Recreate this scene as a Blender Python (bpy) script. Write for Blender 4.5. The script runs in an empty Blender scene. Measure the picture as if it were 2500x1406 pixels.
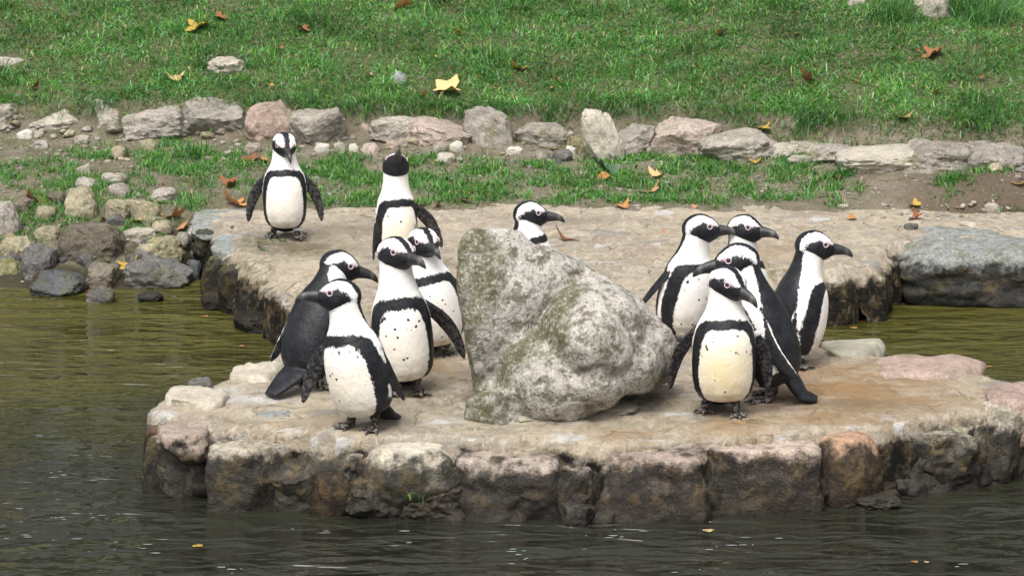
import bpy, bmesh, math, random
import numpy as np
from mathutils import Vector, Matrix, kdtree
R_ = math.radians
random.seed(7); RNG = np.random.default_rng(7)
S = bpy.context.scene
COL = S.collection

# ------------------------------------------------------------------ camera, world, sun, exposure
CAM_Z, PITCH, FPX = 2.49, R_(11.3), 6500.0
cd = bpy.data.cameras.new('camera'); cam = bpy.data.objects.new('camera', cd); COL.objects.link(cam)
cam.location = (0, 0, CAM_Z); cam.rotation_euler = (R_(90) - PITCH, 0, 0)
cd.sensor_width = 36; cd.lens = 36 * FPX / 2500; cd.clip_start = 0.1; cd.clip_end = 600
S.camera = cam
SUN_EL, SUN_AZ = R_(58), R_(200)          # azimuth clockwise from +Y (seen from above): behind the camera, a little left
w = bpy.data.worlds.new('World'); S.world = w; w.use_nodes = True
nt = w.node_tree; bg = nt.nodes['Background']
sky = nt.nodes.new('ShaderNodeTexSky'); sky.sky_type = 'NISHITA'; sky.sun_disc = False
sky.sun_elevation = SUN_EL; sky.sun_rotation = SUN_AZ; sky.dust_density = 6; sky.air_density = 1.0; sky.ozone_density = 1
hs = nt.nodes.new('ShaderNodeHueSaturation'); hs.inputs['Saturation'].default_value = 0.3
nt.links.new(sky.outputs[0], hs.inputs['Color']); nt.links.new(hs.outputs[0], bg.inputs[0])
bg.inputs[1].default_value = 0.15
sl = bpy.data.lights.new('sun', 'SUN'); sun = bpy.data.objects.new('sun', sl); COL.objects.link(sun)
sl.energy = 1.5; sl.angle = R_(28); sl.color = (1, .96, .9)
sd_ = Vector((math.sin(SUN_AZ) * math.cos(SUN_EL), math.cos(SUN_AZ) * math.cos(SUN_EL), math.sin(SUN_EL)))
sun.rotation_euler = sd_.to_track_quat('Z', 'Y').to_euler()
S.view_settings.view_transform = 'Standard'; S.view_settings.look = 'None'
S.view_settings.exposure = 0.56; S.view_settings.gamma = 1
S.view_settings.use_curve_mapping = False
S.cycles.max_bounces = 6; S.cycles.diffuse_bounces = 3; S.cycles.glossy_bounces = 3
S.cycles.use_denoising = True

# ------------------------------------------------------------------ maths helpers
def ray(px, py):
    u = (np.asarray(px, float) - 1250) / FPX; v = (703 - np.asarray(py, float)) / FPX
    c, s = math.cos(PITCH), math.sin(PITCH)
    return u, c + v * s, -s + v * c
def G(px, py, z):                           # pixel -> point on the level z
    dx, dy, dz = ray(px, py); t = (z - CAM_Z) / dz
    return dx * t, dy * t
def project(x, y, z):
    c, s = math.cos(PITCH), math.sin(PITCH); z = z - CAM_Z
    d = y * c - z * s; up = y * s + z * c
    return 1250 + FPX * x / d, 703 - FPX * up / d
def scale_at(y, z):
    return FPX / (y * math.cos(PITCH) - (z - CAM_Z) * math.sin(PITCH))

_P = RNG.permutation(256); _P = np.concatenate([_P, _P, _P])
_GR = RNG.normal(size=(256, 3)); _GR /= np.linalg.norm(_GR, axis=1)[:, None]
def noise3(p):
    p = np.asarray(p, float); i = np.floor(p).astype(int); f = p - i; i &= 255
    u = f * f * f * (f * (f * 6 - 15) + 10); out = 0
    for dx in (0, 1):
        for dy in (0, 1):
            for dz in (0, 1):
                h = _P[_P[_P[i[:, 0] + dx] + i[:, 1] + dy] + i[:, 2] + dz]
                g = _GR[h]
                d = (g * (f - np.array([dx, dy, dz]))).sum(1)
                wx = u[:, 0] if dx else 1 - u[:, 0]; wy = u[:, 1] if dy else 1 - u[:, 1]; wz = u[:, 2] if dz else 1 - u[:, 2]
                out = out + d * wx * wy * wz
    return out
def fbm(p, oct=4, gain=.5):
    a, r, q = 1.0, 0, np.asarray(p, float)
    for _ in range(oct):
        r = r + a * noise3(q); q = q * 2.03 + 17.3; a *= gain
    return r
def fbm2(x, y, sc, oct=4, z=0.0):
    return fbm(np.stack([np.ravel(x) * sc, np.ravel(y) * sc, np.full(np.size(x), z)], 1), oct).reshape(np.shape(x))
def sstep(a, b, x):
    t = np.clip((x - a) / (b - a), 0, 1); return t * t * (3 - 2 * t)
def nrm(v):
    v = np.asarray(v, float); return v / np.linalg.norm(v)

# ------------------------------------------------------------------ object helpers
def new_mesh(name, verts, faces, mat=None, smooth=True):
    me = bpy.data.meshes.new(name); me.from_pydata(np.asarray(verts, float).tolist(), [], faces if isinstance(faces, list) else faces.tolist())
    if mat: me.materials.append(mat)
    if smooth: me.polygons.foreach_set('use_smooth', np.ones(len(me.polygons), bool))
    me.update(); return me
def link(name, me, parent=None, loc=None):
    o = bpy.data.objects.new(name, me); COL.objects.link(o)
    if parent is not None: o.parent = parent
    if loc is not None: o.location = loc
    return o
def tag(o, label=None, cat=None, group=None, kind=None):
    for k, v in (('label', label), ('category', cat), ('group', group), ('kind', kind)):
        if v: o[k] = v
    return o
def fattr(me, name, vals):
    a = me.attributes.new(name, 'FLOAT', 'POINT'); a.data.foreach_set('value', np.asarray(vals, np.float32))
def cattr(me, name, cols):
    a = me.attributes.new(name, 'FLOAT_COLOR', 'POINT'); c = np.ones((len(cols), 4), np.float32); c[:, :3] = cols
    a.data.foreach_set('color', c.ravel())

# ------------------------------------------------------------------ node helpers
class NT:
    def __init__(s, name):
        s.m = bpy.data.materials.new(name); s.m.use_nodes = True; s.t = s.m.node_tree
        s.b = s.t.nodes['Principled BSDF']; s.geo = s.t.nodes.new('ShaderNodeNewGeometry')
    def n(s, typ, ins=None, **kw):
        x = s.t.nodes.new('ShaderNode' + typ)
        for k, v in kw.items(): setattr(x, k, v)
        for k, v in (ins or {}).items(): s.set(x.inputs[k], v)
        return x
    def set(s, sock, v):
        if isinstance(v, bpy.types.NodeSocket): s.t.links.new(v, sock)
        elif isinstance(v, (tuple, list)) and len(v) == 3 and sock.type == 'RGBA': sock.default_value = (*v, 1)
        else: sock.default_value = v
    def attr(s, name, col=False):
        a = s.n('Attribute', attribute_name=name); return a.outputs['Color' if col else 'Fac']
    def math(s, op, a, b=0.0, c=0.0):
        x = s.n('Math', operation=op); s.set(x.inputs[0], a); s.set(x.inputs[1], b); s.set(x.inputs[2], c); return x.outputs[0]
    def noise(s, scale, detail=4, rough=.55, vec=None, dist=0.0, w=None):
        x = s.n('TexNoise', {'Scale': scale, 'Detail': detail, 'Roughness': rough, 'Distortion': dist})
        s.t.links.new(vec if vec is not None else s.geo.outputs['Position'], x.inputs['Vector']); return x.outputs[0]
    def vor(s, scale, vec=None, feature='F1', out='Distance', rnd=1.0):
        x = s.n('TexVoronoi', {'Scale': scale, 'Randomness': rnd}, feature=feature)
        s.t.links.new(vec if vec is not None else s.geo.outputs['Position'], x.inputs['Vector']); return x.outputs[out]
    def ramp(s, v, a, b, lo=0.0, hi=1.0):
        x = s.n('MapRange', {'Value': v, 'From Min': a, 'From Max': b, 'To Min': lo, 'To Max': hi}, interpolation_type='SMOOTHSTEP'); return x.outputs[0]
    def mix(s, f, a, b, mode='MIX'):
        x = s.n('Mix', data_type='RGBA', blend_type=mode); s.set(x.inputs[0], f); s.set(x.inputs[6], a); s.set(x.inputs[7], b); return x.outputs[2]
    def mapping(s, sc, rot=(0, 0, 0)):
        x = s.n('Mapping', {'Scale': Vector(sc), 'Rotation': Vector(rot)}); s.t.links.new(s.geo.outputs['Position'], x.inputs['Vector']); return x.outputs[0]
    def sepz(s):
        x = s.n('SeparateXYZ'); s.t.links.new(s.geo.outputs['Position'], x.inputs[0]); return x.outputs[2]
    def normz(s):
        x = s.n('SeparateXYZ'); s.t.links.new(s.geo.outputs['Normal'], x.inputs[0]); return x.outputs[2]
    def bump(s, h, dist, strength=1.0, prev=None):
        x = s.n('Bump', {'Height': h, 'Distance': dist, 'Strength': strength})
        if prev is not None: s.t.links.new(prev, x.inputs['Normal'])
        return x.outputs[0]
    def done(s, col, rough=.8, normal=None, spec=.4, **kw):
        s.set(s.b.inputs['Base Color'], col); s.set(s.b.inputs['Roughness'], rough); s.set(s.b.inputs['Specular IOR Level'], spec)
        if normal is not None: s.t.links.new(normal, s.b.inputs['Normal'])
        for k, v in kw.items(): s.set(s.b.inputs[k], v)
        return s.m

def rock_mat(name, c1, c2, moss=0.0, algae=False, speck=.5, mosscol=(.10, .105, .02), rough=.8, relief=.012):
    n = NT(name)
    oi = n.n('ObjectInfo'); 
    big = n.noise(7, 5); med = n.noise(26, 6, .65); fine = n.noise(110, 4, .7)
    c = n.mix(n.ramp(big, .35, .65), c1, c2)
    c = n.mix(n.ramp(fine, .45, .68, 0, speck), c, tuple(min(1, x * 1.7 + .04) for x in c1))
    c = n.mix(n.ramp(med, .55, .35, 0, .55 * speck + .15), c, tuple(x * .3 for x in c2))
    crk = n.vor(55, feature='DISTANCE_TO_EDGE')
    c = n.mix(n.ramp(n.noise(40, 3), .5, .62, 0, speck * .8), c, tuple(x * .55 for x in c1))
    hsv = n.n('HueSaturation', {'Value': n.math('MULTIPLY_ADD', oi.outputs['Random'], .3, .85), 'Color': c}); c = hsv.outputs[0]
    if moss:
        mm = n.math('ADD', n.noise(5.5, 6, .65), n.math('MULTIPLY', n.noise(45, 4), .35))
        c = n.mix(n.math('MULTIPLY', n.math('MULTIPLY', n.ramp(mm, .76 - .28 * moss, .96 - .24 * moss), .8), n.ramp(n.noise(95, 4, .75), .38, .55)), c, n.mix(n.noise(60, 3), tuple(x * .45 for x in mosscol), tuple(x * 1.6 for x in mosscol)))
    rg = rough
    if algae:
        z = n.math('ADD', n.sepz(), n.math('MULTIPLY', n.math('SUBTRACT', n.noise(11, 6, .7), .5), .26))
        a = n.ramp(z, .225, .165)
        acol = n.mix(n.ramp(n.noise(13, 7, .75), .47, .66), (.008, .0075, .006), n.mix(n.noise(35, 4), (.05, .043, .012), (.10, .062, .024)))
        acol = n.mix(n.ramp(n.noise(7, 6, .7), .53, .68, 0, .6), acol, tuple(x * .40 for x in c1))
        acol = n.mix(n.ramp(n.noise(70, 4, .7), .60, .72, 0, .6), acol, (.15, .13, .09)); acol = n.mix(n.ramp(n.sepz(), .09, .02, 0, .75), acol, (.008, .008, .007))
        c = n.mix(n.math('MULTIPLY', a, .93), c, acol)
        rg = n.ramp(a, 0, 1, rough, .55)
    b = n.bump(med, relief); b = n.bump(fine, relief * .35, 1, b)
    return n.done(c, rg, b, .22)

M = {}
M['grey'] = rock_mat('grey_stone', (.32, .29, .25), (.23, .21, .185), .25)
M['greyflat'] = rock_mat('grey_rough_stone', (.36, .33, .28), (.25, .225, .19), .1)
M['pink'] = rock_mat('pink_granite', (.38, .285, .24), (.31, .24, .20), .08, speck=.45)
M['pinkgrey'] = rock_mat('pinkish_grey_stone', (.36, .29, .25), (.29, .25, .21), .2)
M['tan'] = rock_mat('tan_stone', (.31, .275, .19), (.23, .21, .14), .45)
M['pale'] = rock_mat('pale_stone', (.42, .385, .32), (.33, .30, .245), .05, speck=.25)
M['white'] = rock_mat('white_stone', (.50, .48, .42), (.38, .36, .31), 0, speck=.15, relief=.005)
M['dark'] = rock_mat('dark_wet_stone', (.085, .09, .095), (.05, .05, .05), .2, rough=.35)
M['darkgrey'] = rock_mat('dark_grey_stone', (.15, .145, .135), (.08, .075, .07), .25, rough=.55)
M['brown'] = rock_mat('brown_stone', (.17, .145, .115), (.10, .085, .065), .4, rough=.6)
M['mossy'] = rock_mat('mossy_stone', (.24, .22, .12), (.17, .16, .09), .8)
M['edge_grey'] = rock_mat('edge_grey_stone', (.40, .36, .29), (.30, .27, .21), .15, True)
M['edge_pink'] = rock_mat('edge_pink_stone', (.40, .32, .27), (.33, .27, .22), .05, True)
M['edge_purple'] = rock_mat('edge_purple_stone', (.37, .31, .27), (.40, .34, .28), .05, True)
M['edge_brown'] = rock_mat('edge_brown_stone', (.33, .21, .14), (.26, .17, .12), .1, True)
M['edge_redbrown'] = rock_mat('edge_red_stone', (.16, .065, .05), (.10, .05, .04), .1, True, rough=.5)
M['edge_pale'] = rock_mat('edge_pale_stone', (.55, .50, .41), (.44, .40, .32), .1, True, speck=.3)
M['wall_dark'] = rock_mat('wet_ledge_stone', (.11, .105, .09), (.06, .058, .045), .55, True, rough=.45, relief=.02)
M['ledge'] = rock_mat('ledge_blue_grey_stone', (.25, .27, .26), (.20, .21, .19), .25, True, relief=.012)
M['boulder_right'] = rock_mat('lichen_grey_boulder_stone', (.33, .34, .32), (.24, .26, .25), .35, True, speck=.7, relief=.016)
M['mortar'] = rock_mat('mortar', (.33, .31, .25), (.27, .25, .20), .1, relief=.006, speck=.2)

def boulder_mat():
    n = NT('lichen_granite')
    big = n.noise(4, 5); med = n.noise(22, 7, .7); fine = n.noise(75, 5, .75)
    c = n.mix(n.ramp(big, .38, .62), (.50, .465, .42), (.42, .40, .355))
    c = n.mix(n.ramp(fine, .48, .60, 0, .9), c, (.66, .62, .57)); c = n.mix(n.ramp(n.noise(58, 5, .8), .46, .38, 0, .85), c, (.10, .09, .07))
    c = n.mix(n.ramp(med, .52, .40, 0, .8), c, (.12, .11, .075))
    c = n.mix(n.ramp(n.vor(90), .18, .08, 0, .6), c, (.09, .085, .07))
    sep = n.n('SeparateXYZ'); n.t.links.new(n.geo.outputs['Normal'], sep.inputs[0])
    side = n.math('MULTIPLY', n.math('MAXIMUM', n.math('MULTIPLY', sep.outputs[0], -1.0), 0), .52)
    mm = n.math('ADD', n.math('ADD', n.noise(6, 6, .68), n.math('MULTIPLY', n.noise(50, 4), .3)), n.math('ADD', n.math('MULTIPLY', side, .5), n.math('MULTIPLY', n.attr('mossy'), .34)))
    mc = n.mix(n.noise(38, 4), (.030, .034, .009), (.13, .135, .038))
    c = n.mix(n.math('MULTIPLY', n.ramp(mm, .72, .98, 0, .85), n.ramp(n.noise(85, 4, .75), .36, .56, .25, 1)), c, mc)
    b = n.bump(n.noise(12, 6, .6), .035); b = n.bump(med, .016, 1, b); b = n.bump(fine, .005, 1, b)
    return n.done(c, .85, b, .3)
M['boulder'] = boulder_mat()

# ------------------------------------------------------------------ terrain
POLY_PX = [(345,1003),(375,1045),(420,1078),(530,1100),(690,1105),(880,1102),(1150,1098),(1440,1096),(1700,1085),(1975,1068),(2140,1062),(2350,1030),(2500,985),(2750,975),
           (2750,950),(2500,930),(2420,915),(2300,885),(2170,866),(2000,845),(1900,838),(1845,800),(1850,725),(1890,682),(2000,664),(2110,655),(2165,650),(2190,600),(2500,592),(3200,592),
           (3200,470),(440,470),(480,522),(515,575),(535,605),(580,645),(690,708),(722,760),(712,835),(650,878),(560,915),(460,942),(395,966)]
PTOP = .25
POLY = np.array([G(a, b, PTOP) for a, b in POLY_PX])
for i_, wl in enumerate((1190,1195,1205,1225,1240,1250,1262,1270,1255,1240,1225,1190,1165,1130)):   # the edge stones stand in front of the fill
    yn = max(POLY[i_, 1] + .03, float(G(1250, wl, 0)[1]) + .060); POLY[i_] *= yn / POLY[i_, 1]
POLY[:3, 0] += .01; POLY[-2:, 0] += .01
def poly_sd(x, y, P=POLY):                  # + inside
    p = np.stack([np.ravel(x), np.ravel(y)], 1); d = np.full(len(p), 1e9); ins = np.zeros(len(p), bool)
    for i in range(len(P)):
        a, b = P[i], P[(i + 1) % len(P)]; e = b - a; q = p - a
        t = np.clip((q @ e) / (e @ e), 0, 1); d = np.minimum(d, np.hypot(*(q - t[:, None] * e).T))
        c = ((a[1] > p[:, 1]) != (b[1] > p[:, 1])) & (p[:, 0] < (b[0] - a[0]) * (p[:, 1] - a[1]) / (b[1] - a[1] + 1e-12) + a[0])
        ins ^= c
    return np.where(ins, d, -d).reshape(np.shape(x))
def paving_z(x, y):
    sd = poly_sd(x, y) + (.03 + .03 * (np.asarray(y) > 10.4)) * fbm2(x, y, 6, 3) + .012 * fbm2(x, y, 26, 3, 2.)
    top = PTOP + .014 * fbm2(x, y, 3.2, 4, 3.) + .011 * fbm2(x, y, 11, 4, 9.)
    top = top + .012 * np.round(2.2 * fbm2(x, y, 1.5, 3, 21.)) * .5 + .005 * np.abs(fbm2(x, y, 24, 3, 31.))
    rim = np.where(np.asarray(y) > 10.4, -.06, -.02) * (1 - sstep(0, np.where(np.asarray(y) > 10.4, .13, .06), sd)) ** 2
    return np.where(sd > 0, top + rim, top - .05 + np.maximum(sd * 14, -.6)), sd
def wall_shift(x):
    return -.70 * sstep(.2, 2.4, np.asarray(x, float)) + .05 * np.sin(np.asarray(x) * 2.1)
def terrain(x, y, rough=True):
    x = np.asarray(x, float); y = np.asarray(y, float)
    sh = wall_shift(x)
    yy = np.where(y > 13.2, 13.2 + (y - 13.2) * (1.2 / (1.2 + sh)), y); yy = np.where(y > 14.4 + sh, y - sh, yy)
    zs = np.interp(yy, [11.8, 12.25, 12.45, 12.8, 13.2, 14.3, 14.50, 14.62, 17, 20, 30, 60, 200], [-.5, -.2, 0, .14, .27, .41, .44, .60, 1.27, 2.1, 4.6, 7, 8])
    pl = np.interp(yy, [12.2, 12.9, 13.15, 13.45, 14.3, 14.50, 14.62, 17, 20, 30, 60, 200], [-.5, -.3, .23, .285, .41, .44, .60, 1.27, 2.1, 4.6, 7, 8])
    k = sstep(-1.72, -1.55, x + .02 * np.sin(y * 9))
    z = zs * (1 - k) + pl * k
    z = z + .10 * np.exp(-((x - 2.45) / .45) ** 2 - ((y - 13.3) / .3) ** 2)      # soil mound on the right
    if rough: z = z + .035 * fbm2(x, y, 2.2, 3, 5.) + .012 * fbm2(x, y, 9, 3, 8.)
    return z
def hit(px, py, extra=None):                # pixel -> first point on the ground (terrain, paving or water)
    dx, dy, dz = (float(v) for v in ray(px, py))
    t = np.arange(7.0, 26, .01); x, y, z = dx * t, dy * t, CAM_Z + dz * t
    g = np.maximum(np.maximum(terrain(x, y), paving_z(x, y)[0]), 0.0)
    i = int(np.argmax(g >= z)); return float(x[i]), float(y[i]), float(g[i])

def grid(x0, x1, y0, y1, st, sty=None):
    sty = sty or st
    xs = np.arange(x0, x1 + st / 2, st); ys = np.arange(y0, y1 + sty / 2, sty); X, Y = np.meshgrid(xs, ys)
    nx, ny = len(xs), len(ys); i = np.arange(nx * ny).reshape(ny, nx)
    F = np.stack([i[:-1, :-1], i[:-1, 1:], i[1:, 1:], i[1:, :-1]], -1).reshape(-1, 4)
    return X.ravel(), Y.ravel(), F
def cull(V, F, keep):
    fk = keep[F].all(1); F = F[fk]; used = np.unique(F); m = np.full(len(V), -1); m[used] = np.arange(len(used))
    return V[used], m[F], used

# soil
def soil_mat():
    n = NT('soil'); a = n.noise(6, 5); b_ = n.noise(60, 5, .7); c_ = n.noise(220, 3, .7)
    c = n.mix(n.ramp(a, .35, .65), (.27, .225, .165), (.36, .31, .24))
    c = n.mix(n.ramp(b_, .45, .65, 0, .6), c, (.17, .135, .095)); c = n.mix(n.ramp(c_, .6, .7, 0, .7), c, (.42, .37, .30))
    g = n.attr('green'); c = n.mix(n.math('MULTIPLY', g, n.ramp(n.noise(30, 4), .35, .6, .55, 1)), c, n.mix(n.noise(80, 3), (.075, .10, .03), (.14, .155, .06)))
    c = n.mix(n.ramp(n.noise(4.2, 6, .7), .5, .66, 0, .7), c, n.mix(c_, (.10, .105, .045), (.17, .165, .085)))
    c = n.mix(n.attr('mound'), c, n.mix(b_, (.12, .085, .06), (.20, .145, .105)))
    wt_ = n.ramp(n.math('ADD', n.sepz(), n.math('MULTIPLY', n.math('SUBTRACT', n.noise(12, 4), .5), .08)), .11, .04)
    c = n.mix(n.math('MULTIPLY', wt_, .85), c, n.mix(c_, (.03, .025, .015), (.07, .06, .03)))
    b = n.bump(b_, .03); b = n.bump(c_, .008, 1, b)
    return n.done(c, n.ramp(wt_, 0, 1, .95, .4), b, .3)
SOIL = soil_mat()
X, Y, F = grid(-4.2, 4.2, 11.8, 18.4, .035)
Z = terrain(X, Y)
me = new_mesh('soil', np.stack([X, Y, Z], 1), F, SOIL)
lawn_f = sstep(14.5, 14.75, Y - wall_shift(X))
fattr(me, 'green', np.clip(np.maximum(lawn_f * .95, (.32 + .25 * sstep(-.6, -1.0, X)) * sstep(-.3, .15, fbm2(X, Y, 4, 3, 61.)) * sstep(2.2, 1.5, X)), 0, 1))
fattr(me, 'mound', np.exp(-((X - 2.5) / .5) ** 4 - ((Y - 13.25) / .35) ** 4) * .8)
ground = tag(link('ground', me), kind='structure', label='bare brown soil bank and slope behind the pond')
# the wider land round it (outside the picture) as one coarse sheet
xs = np.concatenate([np.linspace(-250, -12, 12), np.linspace(-8, -4.2, 8), np.linspace(-3.9, 3.9, 27), np.linspace(4.2, 8, 8), np.linspace(12, 250, 12)])
ys = np.concatenate([np.linspace(18.4, 40, 30), np.linspace(44, 300, 20)])
X, Y = np.meshgrid(xs, ys); i = np.arange(X.size).reshape(X.shape)
F = np.stack([i[:-1, :-1], i[:-1, 1:], i[1:, 1:], i[1:, :-1]], -1).reshape(-1, 4)
def green_mat():
    n = NT('far_grass'); c = n.mix(n.ramp(n.noise(3, 6), .35, .65), (.04, .085, .018), (.075, .12, .03))
    return n.done(c, .9, n.bump(n.noise(40, 4), .05), .2)
FARG = green_mat()
me = new_mesh('hill', np.stack([X.ravel(), Y.ravel(), terrain(X, Y, False).ravel() - .02], 1), F, FARG)
tag(link('hill', me), kind='structure', label='green hillside rising behind the lawn')
for sx in (-1, 1):                          # side banks beyond the frame
    xs = sx * np.concatenate([np.linspace(4.1, 9, 20), np.linspace(10, 250, 14)]); ys = np.concatenate([np.linspace(11.8, 18.5, 40)])
    X, Y = np.meshgrid(xs, ys); i = np.arange(X.size).reshape(X.shape); F = np.stack([i[:-1, :-1], i[:-1, 1:], i[1:, 1:], i[1:, :-1]], -1).reshape(-1, 4)
    if sx < 0: F = F[:, ::-1]
    me = new_mesh('bank', np.stack([X.ravel(), Y.ravel(), terrain(X, Y, False).ravel() - .03], 1), F, FARG)
    tag(link('bank', me), kind='structure', label='grassy pond bank outside the view')

# water
def water_mat():
    n = NT('pond_water')
    v1 = n.mapping((.8, 1.4, 1), (0, 0, .15)); v2 = n.mapping((.75, 1.7, 1), (0, 0, -.2))
    h1 = n.noise(2.6, 1, .5, v1, .5); h2 = n.noise(7, 1.6, .5, v2, .8); h3 = n.noise(24, 1, .5, v1, .3)
    calm = n.ramp(n.noise(.9, 2), .38, .62, .45, 1.0)
    h = n.math('ADD', n.math('ADD', n.math('MULTIPLY', h1, .09), n.math('MULTIPLY', h2, .065)), n.math('MULTIPLY', h3, .008))
    h = n.math('MULTIPLY', h, calm)
    sep = n.n('SeparateXYZ'); n.t.links.new(n.geo.outputs['Position'], sep.inputs[0])
    shallow = n.ramp(n.math('ADD', sep.outputs[1], n.math('MULTIPLY', n.noise(1.6, 3), 1.6)), 9.6, 12.4)
    c = n.mix(shallow, (.022, .023, .016), n.mix(n.noise(3, 4), (.084, .075, .015), (.046, .048, .013)))  # golden shallows, dark front; lawn reflection is also put into this base colour
    return n.done(c, .04, n.bump(h, 1.0), .5, IOR=1.33)
X = np.array([-260, 260, 260, -260.]); Y = np.array([-40, -40, 13.2, 13.2])
water = tag(link('water', new_mesh('water', np.stack([X, Y, X * 0], 1), [(0, 1, 2, 3)], water_mat())), kind='structure', label='dark rippled pond water')
nb = NT('pond_bed'); bed = nb.done((.05, .04, .02), .9)
tag(link('pond_bed', new_mesh('pond_bed', [(-260, -40, -.6), (260, -40, -.6), (260, 14, -.6), (-260, 14, -.6)], [(0, 1, 2, 3)], bed)), kind='structure', label='muddy bed of the pond')

# paving : the rocky platform with the island in front
def paving_mat():
    n = NT('worn_paving')
    st = n.mapping((1, 1.3, 1)); a = n.noise(3.2, 6, .6, st); b_ = n.noise(12, 6, .65, st, .5); f_ = n.noise(70, 5, .7); g_ = n.noise(1.6, 4)
    wv = n.n('VectorMath', operation='ADD'); n.t.links.new(n.mapping((1, .8, 1)), wv.inputs[0])
    nz = n.n('TexNoise', {'Scale': 5.0, 'Detail': 4.0}); n.t.links.new(n.geo.outputs['Position'], nz.inputs['Vector'])
    sc_ = n.n('VectorMath', {'Scale': .16}, operation='SCALE'); n.t.links.new(nz.outputs[1], sc_.inputs[0]); n.t.links.new(sc_.outputs[0], wv.inputs[1])
    cell = n.n('TexVoronoi', {'Scale': 4.2}); n.t.links.new(wv.outputs[0], cell.inputs['Vector'])
    edge = n.vor(4.2, wv.outputs[0], 'DISTANCE_TO_EDGE')
    hv = n.n('SeparateXYZ'); n.t.links.new(cell.outputs['Color'], hv.inputs[0])
    flag = n.mix(hv.outputs[0], (.47, .40, .30), n.mix(hv.outputs[1], (.38, .345, .30), (.45, .345, .275)))
    fm = n.math('MULTIPLY', n.ramp(edge, .03, .09), n.ramp(n.noise(2.2, 5, .65), .40, .56))
    c = n.mix(n.ramp(a, .38, .62), (.68, .575, .42), (.57, .485, .365))
    c = n.mix(n.math('MULTIPLY', fm, .8), c, flag)
    c = n.mix(n.math('MULTIPLY', n.ramp(edge, .035, .008), n.ramp(n.noise(7, 5, .7), .46, .6, 0, .7)), c, (.16, .13, .095))
    c = n.mix(n.ramp(b_, .53, .62, 0, .8), c, (.68, .62, .51))
    c = n.mix(n.ramp(b_, .44, .35, 0, .6), c, (.29, .235, .17))
    m1 = n.noise(17, 7, .8, n.mapping((1.5, .55, 1), (0, 0, .3)), .4); m2 = n.noise(30, 6, .8, n.mapping((1.3, .4, 1), (0, 0, -.4)), .3)
    c = n.mix(n.ramp(m1, .575, .65, 0, .6), c, (.26, .21, .15)); c = n.mix(n.ramp(m1, .47, .40, 0, .75), c, (.74, .67, .56))
    c = n.mix(n.ramp(m2, .59, .66, 0, .6), c, (.20, .16, .11)); c = n.mix(n.ramp(m2, .44, .37, 0, .6), c, (.74, .69, .60))
    c = n.mix(n.ramp(n.noise(5.3, 5, .6, st), .57, .66, 0, .6), c, (.37, .36, .345))
    tanm = n.math('MULTIPLY', n.attr('ochre'), n.ramp(n.noise(4.5, 5, .65, st), .33, .58, .25, 1))
    c = n.mix(tanm, c, n.mix(b_, (.36, .21, .095), (.50, .35, .19)))
    c = n.mix(n.math('MULTIPLY', n.attr('damp'), n.ramp(b_, .35, .6, .4, 1)), c, n.mix(n.noise(8, 3), (.19, .15, .09), (.24, .19, .13)))
    c = n.mix(n.math('MULTIPLY', n.attr('moss'), n.ramp(n.noise(25, 5, .7), .42, .58)), c, (.12, .12, .035))
    wm = n.ramp(n.math('ADD', n.attr('lime'), n.math('MULTIPLY', n.math('SUBTRACT', n.noise(26, 6, .75), .5), 1.8)), .34, .66)
    c = n.mix(n.math('MULTIPLY', wm, .95), c, (.74, .72, .68))
    z = n.math('ADD', n.sepz(), n.math('MULTIPLY', n.math('SUBTRACT', n.noise(11, 6, .7), .5), .2)); al = n.ramp(z, .215, .165)
    c = n.mix(al, c, n.mix(n.ramp(n.noise(14, 7, .75), .46, .60), (.010, .0095, .0075), n.mix(n.ramp(n.noise(40, 5, .75), .5, .62), (.085, .06, .024), (.22, .19, .14))))
    bm = n.bump(b_, .045); bm = n.bump(n.ramp(edge, 0, .05), .012, 1, bm); bm = n.bump(m1, .016, 1, bm); bm = n.bump(n.noise(30, 6, .75, st), .022, 1, bm); bm = n.bump(f_, .010, 1, bm)
    rg = n.ramp(n.attr('damp'), 0, 1, .8, .5)
    return n.done(c, rg, bm, .25)
X, Y, F = grid(-2.3, 3.2, 7.95, 13.5, .018, .02)
Z, SDp = paving_z(X, Y)
V = np.stack([X, Y, Z], 1); V, F, used = cull(V, F, Z > -.3)
me = new_mesh('paving', V, F, paving_mat())
px, py = project(V[:, 0], V[:, 1], V[:, 2])
def blob(lst):
    r = np.zeros(len(px))
    for cx, cy, rx, ry, a in lst: r = np.maximum(r, a * np.exp(-(((px - cx) / rx) ** 2 + ((py - cy) / ry) ** 2)))
    return r
fattr(me, 'lime', blob([(620,975,150,14,.75),(400,1010,45,14,.8),(480,1070,60,16,.85),(810,1075,75,9,1),(700,1052,50,8,.8),(1085,1030,60,9,.7),(1390,1068,55,12,1),(1180,1075,90,9,.6),
    (1000,1085,120,7,.5),(2195,1040,20,10,1.1),(2100,1042,60,6,.7),(1620,520,28,8,1),(1655,508,18,4,.7),(2000,535,32,6,1.1),(1465,600,22,4,1),(1600,596,18,4,.8),(1420,665,25,5,.7),
    (700,890,40,25,.6),(560,950,60,10,.7),(600,930,30,10,.6),(1900,1060,90,6,.55),(1650,1010,50,6,.8),(1040,700,40,8,.6),(1070,760,30,5,.6),(1480,640,40,4,.6),(1600,1075,120,6,.6),(2360,905,60,8,.5)]))
fattr(me, 'ochre', np.clip(blob([(2080,950,260,75,1.1),(1800,1040,140,25,.9),(2000,1010,230,40,.9),(1060,900,70,40,.7),(1040,960,60,20,.6),(1900,620,70,25,.6),(1550,1060,130,20,.6),(2250,970,150,40,.8),(1000,800,60,40,.5),(760,1040,140,25,.25)]), 0, 1))
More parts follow.
